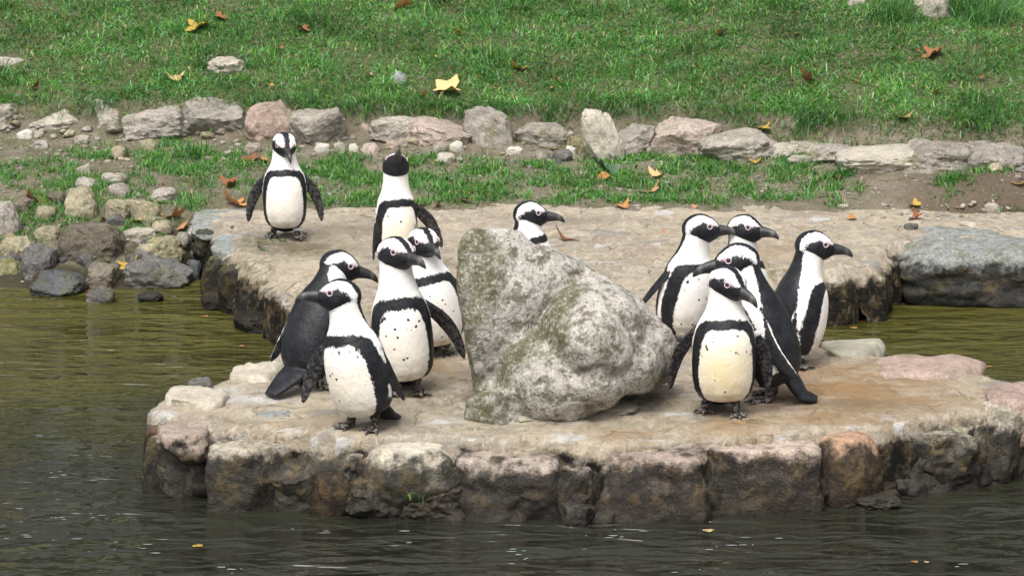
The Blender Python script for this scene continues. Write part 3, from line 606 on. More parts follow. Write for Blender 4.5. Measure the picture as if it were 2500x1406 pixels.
def torus(R, r, nu=20, nv=8):
    V, F = [], []
    for i in range(nu):
        for j in range(nv):
            a, b = 2 * math.pi * i / nu, 2 * math.pi * j / nv
            V.append(((R + r * math.cos(b)) * math.cos(a), (R + r * math.cos(b)) * math.sin(a), r * math.sin(b))); F.append((i * nv + j, (i + 1) % nu * nv + j, (i + 1) % nu * nv + (j + 1) % nv, i * nv + (j + 1) % nv))
    return np.array(V), F
RV, RF = torus(.0072, .0018); RING_ME = new_mesh('eye_ring', RV, RF, RING)

def tube(C, Rt, Fr, w, df, db, Mr=96, expo=2.0):
    n = len(C); th = np.linspace(-math.pi, math.pi, Mr, endpoint=False)
    s, c = np.sin(th), np.cos(th); V = []
    for i in range(n):
        dep = np.where(c > 0, df[i], db[i])
        V.append(C[i] + np.outer(s * w[i], Rt[i]) + np.outer(c * dep, Fr[i]))
    V = np.concatenate(V); F = []
    for i in range(n - 1):
        a = i * Mr + np.arange(Mr); b = i * Mr + (np.arange(Mr) + 1) % Mr
        F.append(np.stack([a, b, b + Mr, a + Mr], 1))
    F = np.concatenate(F).tolist(); F.append(list(range(Mr))[::-1]); F.append([(n - 1) * Mr + k for k in range(Mr)])
    return V, F, np.tile(th, n)
def limb(pts, rad, M_=14, flat=1.0, up=(0, 0, 1)):
    """round (or flattened) chain through points"""
    P = np.array(pts, float); n = len(P); T = np.gradient(P, axis=0); T /= np.linalg.norm(T, axis=1)[:, None]
    Rt, Fr = [], []
    for i in range(n):
        u = np.array(up, float); u = u - T[i] * (u @ T[i])
        if np.linalg.norm(u) < 1e-4: u = np.array([0, -1., 0]); u = u - T[i] * (u @ T[i])
        u = nrm(u); Fr.append(u); Rt.append(np.cross(T[i], u))
    rad = np.array(rad, float); V, F, _ = tube(P, np.array(Rt), np.array(Fr), rad, rad * flat, rad * flat, M_); return V, F

ZC = [.050,.058,.078,.110,.150,.200,.250,.290,.320,.345,.370,.395,.420,.440]
WW = [.026,.056,.077,.087,.091,.092,.089,.082,.070,.058,.051,.0475,.046,.044]
DF = [.024,.052,.074,.087,.093,.093,.088,.078,.067,.056,.050,.047,.046,.044]
DB = [.016,.044,.066,.079,.085,.084,.078,.070,.062,.055,.050,.047,.046,.044]
def smooth_interp(x, xp, fp):
    xp, fp = np.array(xp), np.array(fp); m = np.gradient(fp, xp); i = np.clip(np.searchsorted(xp, x) - 1, 0, len(xp) - 2)
    h = xp[i + 1] - xp[i]; t = (x - xp[i]) / h
    return (2*t**3 - 3*t**2 + 1) * fp[i] + (t**3 - 2*t**2 + t) * h * m[i] + (-2*t**3 + 3*t**2) * fp[i + 1] + (t**3 - t**2) * h * m[i + 1]
def smin(a, b, k=.012):
    h = np.clip(.5 + .5 * (b - a) / k, 0, 1); return b * (1 - h) + a * h - k * h * (1 - h)
UP = np.array([0, 0, 1.])
def rotm(yaw=0, pitch=0, roll=0):
    return np.array(Matrix.Rotation(yaw, 3, 'Z') @ Matrix.Rotation(pitch, 3, 'X') @ Matrix.Rotation(roll, 3, 'Y'))

def penguin(foot, psi, label, k=1.02, lean=0., roll=0., neck=0., nroll=0., necklen=1., head=(0, 0, 0), fl=((20, 0, 0), (20, 0, 0)), feet=None, tint=.3, spots=8, seed=1,
            band=1.0, fat=1.0, bandtag=None, legband=0, tail=35, zg=None):
    """local frame: faces -Y, its left is +X. angles in degrees. fl: (outward, backward, twist) for its left then right flipper."""
    r = np.random.default_rng(seed)
    lean, roll, neck, nroll = R_(lean), R_(roll), R_(neck), R_(nroll); hy, hp, hr = (R_(a) for a in head)
    zc = np.linspace(.050, .440, 130); wt = sstep(.285, .345, zc)
    ph = lean * (1 - wt) + (lean + neck) * wt; ro = roll * (1 - wt) + (roll + nroll) * wt
    T = np.stack([np.sin(ro), -np.sin(ph) * np.cos(ro), np.cos(ph) * np.cos(ro)], 1)
    st = np.gradient(zc) * np.where(zc > .32, necklen, 1.0)
    C = np.cumsum(T * st[:, None], 0); C -= C[0]
    d0 = T[0]; C = C + np.array([0, 0, .17]) - d0 * .12
    tw = hy * .65 * sstep(.30, .42, zc)
    Rt, Fr = np.zeros_like(T), np.zeros_like(T)
    for i in range(len(T)):
        f = np.array([math.sin(tw[i]), -math.cos(tw[i]), 0]); f = nrm(f - T[i] * (f @ T[i])); Fr[i] = f; Rt[i] = np.cross(f, -T[i]) * 1.0
        if Rt[i] @ np.array([math.cos(tw[i]), math.sin(tw[i]), 0]) < 0: Rt[i] = -Rt[i]
    w, df, db = (smooth_interp(zc, ZC, a) for a in (WW, DF, DB))
    w, df, db = w * 1.13, df * 1.10, db * 1.10; body_f = 1 + (fat - 1) * (1 - sstep(.28, .34, zc)); w, df, db = w * body_f, df * body_f, db * body_f
    V, F, th = tube(C, Rt, Fr, w, df, db, 96)
    z = np.repeat(zc, 96); at = np.degrees(np.abs(th)); Rm = .09 * np.repeat(np.clip(w / .09, .5, 1), 96)
    # plumage: + white, - black (metres)
    thin = np.interp(z, [.05, .08, .15, .25, .29, .31], [42, 54, 59, 53, 44, 32]) - (band - 1) * 14
    sdb = smin((thin - at) * math.pi / 180 * Rm, .300 - (band - 1) * .012 - z, .02)
    thout = np.interp(z, [.05, .08, .15, .25, .30, .335], [66, 86, 93, 88, 82, 66])
    sdo = smin((thout - at) * math.pi / 180 * Rm, .333 - .00002 * at ** 1.5 - z, .02)
    thb = np.interp(z, [.05, .12, .20, .29, .34, .40], [104, 106, 108, 114, 118, 124])
    sdu = np.minimum(np.minimum(-sdo, (thb - at) * math.pi / 180 * Rm), z - .10)
    sd = np.maximum(sdb, sdu)
    for _ in range(spots):
        zz = r.choice([r.uniform(.10, .29), r.uniform(.2, .29)]); aa = r.uniform(-50, 50); rr = r.uniform(.0036, .0058)
        dd = np.hypot((z - zz), (np.degrees(th) - aa) * math.pi / 180 * Rm) - rr; sd = np.minimum(sd, np.where(dd < .008, dd * 3.5, 9))
    tn = tint * (1 - sstep(.18, .33, z)) * np.clip(1.25 - at / 90, 0, 1) + tint * .25
    src = [(V, F)]; at_sd, at_sk, at_tn, at_pk = [sd], [z * 0], [tn], [z * 0]
    def add(Vp, Fp, sdv, skin=0., tnt=0.):
        src.append((Vp, Fp)); m = len(Vp); at_sd.append(np.broadcast_to(sdv, m).astype(float)); at_sk.append(np.broadcast_to(skin, m).astype(float)); at_tn.append(np.full(m, tnt)); at_pk.append(np.zeros(m))
    # head
    Mh = rotm(hy, 0, 0) @ rotm(0, -hp, hr)     # pitch > 0 lifts the bill
    hc = C[-1] + Mh @ np.array([0, -.010, .004])
    n1, n2 = 64, 72; uu = np.linspace(0, math.pi, n1 + 2)[1:-1]
    Vh = np.concatenate([np.stack([np.sin(u) * np.sin(np.linspace(0, 2 * math.pi, n2, endpoint=False)), np.full(n2, -math.cos(u)), np.sin(u) * np.cos(np.linspace(0, 2 * math.pi, n2, endpoint=False))], 1) for u in uu])
    Fh = []
    for i in range(n1 - 1):
        a = i * n2 + np.arange(n2); b = i * n2 + (np.arange(n2) + 1) % n2; Fh.append(np.stack([a, b, b + n2, a + n2], 1))
    Fh = np.concatenate(Fh).tolist(); Fh.append(list(range(n2))[::-1]); Fh.append([(n1 - 1) * n2 + q for q in range(n2)])
    fw = -Vh[:, 1] * -1.0                    # -Y is forward
    A_ = -Vh[:, 1]
    tp = 1 - .34 * np.clip(A_, 0, 1) ** 1.6
    Lh = np.stack([Vh[:, 0] * .0475 * tp, Vh[:, 1] * np.where(A_ > 0, .066, .058), Vh[:, 2] * np.where(Vh[:, 2] > 0, .046, .050) * tp - .008 * np.clip(A_, 0, 1) ** 2], 1)
    a, l, b = -Lh[:, 1], np.abs(Lh[:, 0]), Lh[:, 2]
    da = np.where(a < .014, (a - .014) / .050, 0); dbv = np.where(b > -.020, (b + .020) / np.interp(a, [-.03, .015, .03, .05], [.043, .041, .035, .032]), 0)
    sdm = (1 - np.hypot(da, dbv)) * .036
    notch = .009 - np.hypot(a - .010, b - .016); sdm = np.maximum(sdm, notch)
    cw = np.interp(a, [-.06, -.03, 0, .03, .055], [.034, .025, .0155, .011, .010])
    sdc = np.where((b > -.01) | (a < -.035), l - cw, 1)
    sdh = np.minimum(-sdm, sdc)
    pk = .75 * sstep(.0075, .003, np.hypot((a - .038) / 1.9, b - .0165)) * (l > .010)
    HS = 1.20; Mh = Mh * HS
    add(Lh @ Mh.T + hc, Fh, sdh); at_pk[-1] = pk
    # tail
    b0 = C[0] + np.array([0, .035, .02]); ta = R_(tail)
    t1 = b0 + np.array([0, math.cos(ta), -math.sin(ta)]) * .065; t2 = b0 + np.array([0, math.cos(ta), -math.sin(ta)]) * .145
    t2[2] = max(t2[2], .012); t1[2] = max(t1[2], .02)
    Vt, Ft = limb([b0, (b0 + t1) / 2, t1, (t1 + t2) / 2, t2], [.06, .058, .050, .040, .026], 24, .36); add(Vt, Ft, -.02)
    # flippers
    flf = []
    for side, (ou, bk, twi) in zip((1, -1), fl):
        i = int(np.argmin(np.abs(zc - .298))); base = C[i] + Rt[i] * side * (w[i] - .014) + Fr[i] * -.012
        lat_, back, dn = Rt[i] * side, -Fr[i], -T[i]
        d = nrm(dn * math.cos(R_(ou)) * math.cos(R_(bk)) + lat_ * math.sin(R_(ou)) + back * math.sin(R_(bk)))
        nn = nrm(lat_ - d * (lat_ @ d)); ch = np.cross(d, nn); ch = ch * np.sign(ch @ back) if abs(ch @ back) > 1e-6 else ch
        nn, ch = nn * math.cos(R_(twi)) + ch * math.sin(R_(twi)), ch * math.cos(R_(twi)) - nn * math.sin(R_(twi))
        L = .238; tt = np.linspace(0, 1, 40)
        cwid = smooth_interp(tt, [0, .12, .33, .6, .82, .94, 1], [.034, .044, .056, .052, .039, .026, .010]); thk = np.interp(tt, [0, .2, .6, 1], [.022, .013, .009, .006])
        sw = .020 * np.sin(tt * 3.1) - .012 * tt; bow = .014 * np.sin(tt * math.pi * .9)
        Cf = base + np.outer(tt * L, d) + np.outer(-sw, ch) + np.outer(bow - .01 * tt, nn)
        Vf, Ff, thf = tube(Cf, np.tile(ch, (40, 1)), np.tile(nn, (40, 1)), cwid / 2, thk / 2, thk / 2, 40)
        flf.append((Cf, ch, nn, cwid, thk))
        tv = np.repeat(tt, 40); outer = np.cos(thf) > -.15
        e = np.sin(thf)                      # +1 trailing edge
        sdf_ = np.where(outer, -.014 + .022 * sstep(.72, .9, e) * sstep(.1, .25, tv), -.014 + .008 * sstep(.5, .9, np.abs(e)))
        add(Vf, Ff, sdf_, np.where(outer, 0, .28), .15)
    # legs and feet
    feet = feet or ((.046, -.005, 8), (-.046, -.005, -8))
    for (fx, fy, fyaw) in feet:
        side = 1 if fx > 0 else -1
        hip = C[0] + Rt[0] * side * .036 + T[0] * .05; ank = np.array([fx, fy + .018, .020])
        mid = (hip * .45 + ank * .55)
        V1, F1 = limb([hip, (hip + mid) / 2, mid], [.036, .031, .021], 16); add(V1, F1, np.where(V1[:, 2] > .055, .004, -.002))
        V1, F1 = limb([mid + (mid - ank) * .3, mid, (mid + ank) / 2, ank, ank + [0, -.004, -.008]], [.018, .017, .0155, .016, .015], 14); add(V1, F1, -.01, 1.)
        tips = []
        for ang, ln in ((-30, .058), (0, .068), (30, .060)):
            aa = R_(ang + fyaw); dv = np.array([math.sin(aa), -math.cos(aa), 0]); pv = np.array([fx, fy + .016, .012])
            P = [pv + dv * ln * t + np.array([0, 0, .004 * math.sin(t * 3.1) - .003 * t]) for t in (0, .3, .6, .85, 1.0)]
            V1, F1 = limb(P, [.012, .0095, .008, .0075, .004], 10, .85); add(V1, F1, -.01, 1.)
            V1, F1 = limb([P[-2], P[-1], P[-1] + dv * .012 + [0, 0, -.004]], [.005, .0045, .002], 8); add(V1, F1, -.03, .6)
            tips.append(P[3])
        o_ = np.array([fx, fy + .016, .010])
        for p_, q_ in ((tips[0], tips[1]), (tips[1], tips[2])):
            Vw, Fw = hull([o_ + [0, 0, .003], o_ - [0, 0, .004], p_ * .94 + o_ * .06 - [0, 0, .003], p_ * .94 + o_ * .06 + [0, 0, .0022], q_ * .94 + o_ * .06 - [0, 0, .003], q_ * .94 + o_ * .06 + [0, 0, .0022]]); add(Vw, Fw, -.01, 1.)
    SV, SF = joined(src); sdA, skA, tnA, pkA = (np.concatenate(x) for x in (at_sd, at_sk, at_tn, at_pk))
    V, F = remeshed(SV, SF, .0036, 4, .5)
    kd = kdtree.KDTree(len(SV))
    for i, p in enumerate(SV): kd.insert(p, i)
    kd.balance(); idx = np.empty((len(V), 3), int); ds = np.empty((len(V), 3))
    for i, p in enumerate(V):
        for j, (_, ii, dd) in enumerate(kd.find_n(p, 3)): idx[i, j] = ii; ds[i, j] = dd
    wgt = 1 / (ds + .0008) ** 2; wgt /= wgt.sum(1)[:, None]
    def tr(A): return (A[idx] * wgt).sum(1)
    vals = [tr(x) for x in (sdA, skA, tnA, pkA)]
    Fq = np.asarray(F)
    for _ in range(2):                       # soften transfer seams
        for q in range(4):
            acc = np.zeros(len(V)); ct = np.zeros(len(V)); m_ = vals[q][Fq].mean(1)
            for c in range(4): np.add.at(acc, Fq[:, c], m_); np.add.at(ct, Fq[:, c], 1)
            if q != 0 or _ == 0: vals[q] = acc / np.maximum(ct, 1)
    N = vnormals(V, Fq); V = V + N * (.0009 * noise3(V * 90 + seed))[:, None]
    # place
    gx, gy, gz = hit(*foot) if zg is None else (*[float(v) for v in G(*foot, zg)], zg)
    root = bpy.data.objects.new('penguin', None); COL.objects.link(root); root.location = (gx, gy, gz - .004); root.rotation_euler = (0, 0, R_(psi)); root.scale = (k, k, k)
    tag(root, label, 'penguin', 'African penguins on the rocks')
    me = new_mesh('body', V, F, FEATHER)
    for nme, vv in zip(('sd', 'skin', 'tint', 'pink'), vals): fattr(me, nme, vv)
    link('body', me, root)
    # bill
    tt = np.linspace(0, 1, 22); yb = -(.048 + .068 * tt); zb = -.009 + .002 * np.sin(tt * 2.5) - .006 * tt ** 2 - .010 * tt ** 6
    ht = np.interp(tt, [0, .25, .6, .85, .95, 1], [.0225, .0182, .0136, .0108, .0075, .003]); wd = np.interp(tt, [0, .3, .7, 1], [.019, .0125, .0085, .002])
    Vb, Fb, tb = tube(np.stack([tt * 0, yb, zb], 1), np.tile([1., 0, 0], (22, 1)), np.tile([0, 0, 1.], (22, 1)), wd, ht, ht * .85, 24)
    side = np.abs(np.sin(tb)); Vb[:, 0] *= 1 - .12 * np.exp(-((np.cos(tb) + .15) / .12) ** 2)
    me = new_mesh('beak', Vb @ Mh.T + hc, Fb, BEAK)
    tbv = np.repeat(tt, 24); fattr(me, 'band', np.exp(-((tbv - .72) / .09) ** 2)); link('beak', me, root)
    for s_ in (1, -1):
        pa, pb = .029, .0125; i = np.argmin((a - pa) ** 2 + (b - pb) ** 2 + (Lh[:, 0] * s_ < 0) * 1); p = Lh[i] * [1.0, 1, 1]
        nn = nrm([s_ * 1.0, -.28, .12])
        e = link('eye', EYE_ME, root); e.location = Mh @ (p - nn * .0025) + hc
        g = link('eye_ring', RING_ME, e); g.scale = (HS,) * 3; e.scale = (1,) * 3; g.rotation_euler = Vector(Mh @ nn).to_track_quat('Z', 'Y').to_euler(); g.location = (Mh @ nn) * .0030
    if bandtag:
        side, tpos = bandtag; Cf, ch, nn, cwid, thk = flf[0 if side > 0 else 1]
        i0, i1 = int(tpos * 39), int(tpos * 39) + 3
        Vb, Fb, _ = tube(Cf[i0:i1 + 1], np.tile(ch, (4, 1)), np.tile(nn, (4, 1)), cwid[i0:i1 + 1] / 2 + .004, thk[i0:i1 + 1] / 2 + .004, thk[i0:i1 + 1] / 2 + .004, 24)
        link('flipper_band', new_mesh('flipper_band', Vb, Fb, BANDW), root)
    if legband:
        fx, fy = feet[0 if legband > 0 else 1][:2]
        Vb, Fb = limb([(fx * .97, fy + .016, .040), (fx * .96, fy + .015, .052)], [.021, .021], 16); link('leg_band', new_mesh('leg_band', Vb, Fb, BANDW), root)
    return root

PENGUINS = [
 dict(foot=(697,580), psi=4, label='penguin standing apart at the far left of the platform, flippers spread, plain cream belly', k=1.02, head=(14,-18,0), fl=((27,-6,70),(27,-6,70)), feet=((.058,-.02,12),(-.058,.02,-10)), spots=0, seed=11, tint=.28, legband=1, fat=.98),
 dict(foot=(968,668), psi=20, label='penguin with its bill raised so only the black throat shows, on the platform', k=1.04, head=(-8,46,8), fl=((38,-4,70),(8,0,0)), seed=12, spots=6, tint=.55, bandtag=(-1,.10), fat=.88, necklen=1.1),
 dict(foot=(1288,764), psi=72, label='penguin hidden behind the large boulder with only its head and neck in view', k=1.02, necklen=.68, head=(14,0,0), fl=((10,0,0),(10,0,0)), seed=13, spots=4),
 dict(foot=(764,948), psi=142, label='penguin seen from behind with its slate black back and tail towards us, head bowed', k=1.06, lean=22, neck=14, head=(-48,-12,0), fl=((8,8,0),(5,4,0)), seed=14, spots=0, tail=24),
 dict(foot=(880,1048), psi=-32, label='front penguin of the left group looking left, bill against a black back', k=1.06, lean=8, roll=-9, neck=-4, head=(-52,6,0), fl=((8,12,10),(38,-14,70)), seed=15, spots=14, tint=.4, bandtag=(1,.12), feet=((.045,.0,10),(-.042,-.012,-14))),
 dict(foot=(985,965), psi=6, label='tall white necked penguin amid the left group with broad black chest band', k=1.11, roll=-5, head=(38,0,0), fl=((34,0,60),(10,4,0)), seed=16, spots=22, tint=.3, band=1.35, necklen=1.2, fat=.95),
 dict(foot=(1062,872), psi=14, label='penguin half hidden behind the tall white necked one, facing the camera', k=1.03, roll=-10, lean=2, head=(14,-4,0), fl=((22,0,20),(8,0,0)), seed=17, spots=8, tint=.2),
 dict(foot=(1668,838), psi=38, label='penguin right behind the boulder with a white spotted belly, bill to the right', k=1.05, lean=11, roll=4, head=(46,2,0), fl=((6,4,0),(14,22,30)), seed=18, spots=14, tint=.12),
 dict(foot=(1808,842), psi=40, label='rearmost penguin of the right group, only head and nape above the bowed one', k=1.04, head=(18,2,0), fl=((10,0,0),(10,0,0)), seed=19, spots=4),
 dict(foot=(1872,978), psi=-102, label='bowed penguin of the right group seen from side and back, bill pointing left', k=1.17, lean=18, neck=2, head=(20,-6,0), fl=((9,12,0),(6,4,0)), seed=20, spots=0, tail=56),
 dict(foot=(1765,1012), psi=2, label='front penguin of the right group with a yellowish belly, bill turned right', k=1.06, head=(42,-14,0), fl=((21,4,60),(27,4,60)), feet=((.040,-.03,8),(-.052,.045,-12)), seed=21, spots=14, tint=.75, bandtag=(1,.12)),
 dict(foot=(1940,893), psi=97, label='rightmost penguin in profile with a heavy bill pointing right', k=1.05, lean=10, neck=2, fat=1.06, head=(-8,-4,0), fl=((6,4,0),(6,8,0)), seed=22, spots=4, tint=.2, tail=50, zg=PTOP),
]
for d in PENGUINS: penguin(**d)

# ------------------------------------------------------------------ fallen leaves
LEAFM = {}
def leaf_mat(name, c1, c2):
    n = NT(name); t = n.n('TexCoord').outputs['Object']; a = n.noise(35, 4, .6, t)
    c = n.mix(n.ramp(a, .35, .65), c1, c2); c = n.mix(n.ramp(n.noise(90, 3, .6, t), .58, .7, 0, .7), c, tuple(x * .4 for x in c1))
    return n.done(c, .65, n.bump(n.noise(60, 3, .5, t), .004), .3)
for nme, c1, c2 in [('orange', (.48,.21,.06), (.55,.30,.12)), ('yellow', (.56,.40,.09), (.45,.27,.05)), ('brown', (.26,.105,.04), (.34,.16,.07)), ('red', (.24,.085,.04), (.33,.15,.07)),
                    ('cream', (.72,.55,.26), (.66,.46,.20)), ('peach', (.60,.35,.20), (.52,.27,.13)), ('greygreen', (.14,.20,.15), (.09,.14,.10))]: LEAFM[nme] = leaf_mat(nme + '_leaf', c1, c2)
def leaf_mesh(seed, mat, lobes=5, curl=.5):
    r = np.random.default_rng(seed); n = lobes * 4; a = np.linspace(0, 2 * math.pi, n, endpoint=False)
    rad = .72 + .22 * np.cos(a * lobes) + r.uniform(-.10, .10, n); rad[0] *= .6
    P = [(0, 0)]; 
    for f in (.5, 1.0): P += [(x * f * q, y * f * q) for x, y, q in zip(np.cos(a), np.sin(a), rad)]
    P = np.array(P); ax = r.uniform(0, math.pi); u = P @ [math.cos(ax), math.sin(ax)]; v = P @ [-math.sin(ax), math.cos(ax)]
    z = curl * u ** 2 * .8 + curl * .35 * v * u + .12 * noise3(np.stack([P[:, 0] * 2 + seed, P[:, 1] * 2, P[:, 0] * 0], 1))
    V = np.stack([P[:, 0], P[:, 1], z - z.min() * .6], 1)
    F = [(0, 1 + i, 1 + (i + 1) % n) for i in range(n)] + [(1 + i, 1 + n + i, 1 + n + (i + 1) % n, 1 + (i + 1) % n) for i in range(n)]
    me = new_mesh('leaf', V, F, LEAFM[mat]); return me
LEAVES = [(988,16,'orange',50,'large orange curled leaf at the top of the lawn'),(540,50,'brown',26,'small dark brown leaf at the upper left of the lawn'),(487,68,'yellow',50,'broad yellow leaf near the small brown one on the lawn'),
 (1095,220,'cream',60,'large pale cream maple leaf at the lawn foot'),(1261,172,'yellow',34,'bright yellow leaf in the middle of the lawn'),(740,78,'brown',26,'brown leaf fragment on the lawn'),(428,197,'cream',34,'pale yellow leaf in the lawn above the row of stones'),
 (84,219,'red',24,'rust red leaf on bare soil at the left of the lawn'),(1032,242,'orange',20,'small orange leaf under the cream maple leaf'),(1860,322,'yellow',38,'bright yellow leaf lying on top of a row stone'),(1976,198,'brown',46,'withered brown leaf cluster on the lawn'),
 (2205,292,'peach',38,'peach coloured leaf on the right of the lawn'),(2288,230,'yellow',24,'dull yellow leaf on the far right of the lawn'),(570,492,'orange',52,'large crumpled orange leaf beside the far left penguin'),(563,447,'red',40,'rolled red brown leaf left of the far left penguin'),
 (612,388,'red',34,'dark red curled leaf below the stone row'),(643,392,'orange',28,'orange leaf touching the far left penguin from behind'),(82,486,'red',42,'red brown upright leaf in the left bank grass'),(425,524,'orange',46,'orange leaf caught above the white stone'),
 (442,548,'peach',40,'peach leaf leaning on the dark ledge'),(315,644,'yellow',38,'yellow leaf lying on the dark speckled boulder'),(330,542,'orange',30,'orange leaf between the tan boulders'),(258,536,'red',26,'small rust leaf right of the tall tan boulder'),(1018,500,'orange',32,'orange yellow leaf at the grass edge right of the raised bill'),
 (1068,504,'brown',20,'small brown leaf on the platform edge'),(1138,490,'brown',32,'brown leaf at the grass edge above the boulder'),(1378,573,'red',52,'red brown leaf on the platform right of the hidden penguin'),(1590,464,'peach',46,'large peach leaf on the grass strip'),(1519,500,'orange',32,'orange leaf on the border of grass strip and platform'),
 (1475,433,'orange',28,'orange leaf on the grass strip below the grey green one'),(1605,428,'cream',38,'pale crumpled leaf in the grass strip'),(1848,396,'yellow',24,'yellow leaf under the yellow topped row stone'),(1482,408,'greygreen',62,'large grey green dock leaf in the grass strip'),(1505,388,'greygreen',34,'narrow grey green leaf under the row stones'),
 (2234,500,'yellow',30,'yellowish leaf at the soil near the mound'),(2232,512,'peach',22,'peach leaf scrap under the yellowish one near the mound'),(2040,437,'brown',20,'small brown leaf in the right end of the grass strip'),(2490,446,'yellow',30,'yellow leaf at the right edge on the soil mound'),
 (2080,533,'orange',22,'orange yellow leaf on the platform near the lime splash'),(2238,528,'brown',34,'brown leaf on the soil edge'),(1625,567,'peach',16,'tiny peach leaf beside the bill of the penguin behind the boulder'),(1120,652,'red',16,'small red scrap of leaf right of the left group'),
 (640,768-160,'greygreen',20,'small green leaf on the left of the platform'),(1360,205,'brown',22,'brown leaf scrap in the lawn centre'),(1120,87,'yellow',22,'thin yellow leaf scrap on the upper lawn'),(1760,87,'orange',28,'orange tinted leaf on the upper lawn'),(2280,133,'brown',46,'brown withered stalk leaf on the right lawn')]
r = np.random.default_rng(31)
for i, (px_, py_, c, wpx, lb) in enumerate(LEAVES):
    x, y, z = hit(px_, py_ + wpx * .2); k = scale_at(y, z); up = 1 if (py_ < 500) else 0
    o = link('leaf', leaf_mesh(40 + i, c, 5 if wpx > 28 else 3, .85)); sc = wpx / k * .80
    o.location = (x, y, z + (.024 if py_ < 330 else .012 if up and not (2100 < px_) else .004)); o.scale = (sc, sc, sc); o.rotation_euler = (r.uniform(.1, .65), r.uniform(-.3, .3), r.uniform(0, 6.28))
    tag(o, lb, 'leaf', 'fallen autumn leaves')
SCR = [leaf_mesh(500 + i, c, 3, .8) for i, c in enumerate(('brown', 'red', 'orange', 'brown', 'peach'))]
for i in range(46):
    px_, py_ = (r.uniform(20, 2480), r.uniform(10, 235)) if i < 26 else (r.uniform(380, 2300), r.uniform(400, 640))
    if i >= 26 and 880 < px_ < 1130 and py_ > 540: continue
    x, y, z = hit(px_, py_); sc = r.uniform(6, 13) / scale_at(y, z) * .8
    o = link('leaf', SCR[i % 5], None, (x, y, z + (.022 if i < 26 else .006))); o.scale = (sc, sc, sc); o.rotation_euler = (r.uniform(-.6, .6), r.uniform(-.4, .4), r.uniform(0, 6.3))
    tag(o, ('tiny dry leaf scrap among the lawn grass' if i < 26 else 'tiny dry leaf scrap lying near the back of the platform'), 'leaf scrap', 'leaf scraps in the lawn' if i < 26 else 'leaf scraps around the platform')
FLOAT = [(2085,802,'orange',24,'orange leaf floating in the water right of the rightmost penguin'),(2408,896,'orange',28,'orange leaf floating behind the pink island stone'),(485,1334,'yellow',34,'yellow leaf floating in the front left water'),(2233,1373,'orange',22,'orange leaf floating in the front right water'),
 (500,774,'orange',22,'orange leaf floating below the dark ledge'),(592,846,'peach',16,'peach leaf floating near the tail of the bowed penguin'),(215,712,'red',30,'red leaf stuck at the waterline on the left bank'),(385,704,'orange',18,'orange leaf stuck under the dark speckled boulder'),(1730,1297,'cream',34,'thin pale leaf floating before the island'),(2262,1404-30,'cream',16,'small cream scrap floating right of the orange leaf')]
for i, (px_, py_, c, wpx, lb) in enumerate(FLOAT):
    x, y = (float(v) for v in G(px_, py_, 0)); k = scale_at(y, 0); o = link('leaf', leaf_mesh(140 + i, c, 3, .12)); sc = wpx / k * .6
    o.location = (x, y, .004); o.scale = (sc, sc * .8, sc * .6); o.rotation_euler = (0, 0, r.uniform(0, 6)); tag(o, lb, 'leaf', 'leaves on the water')

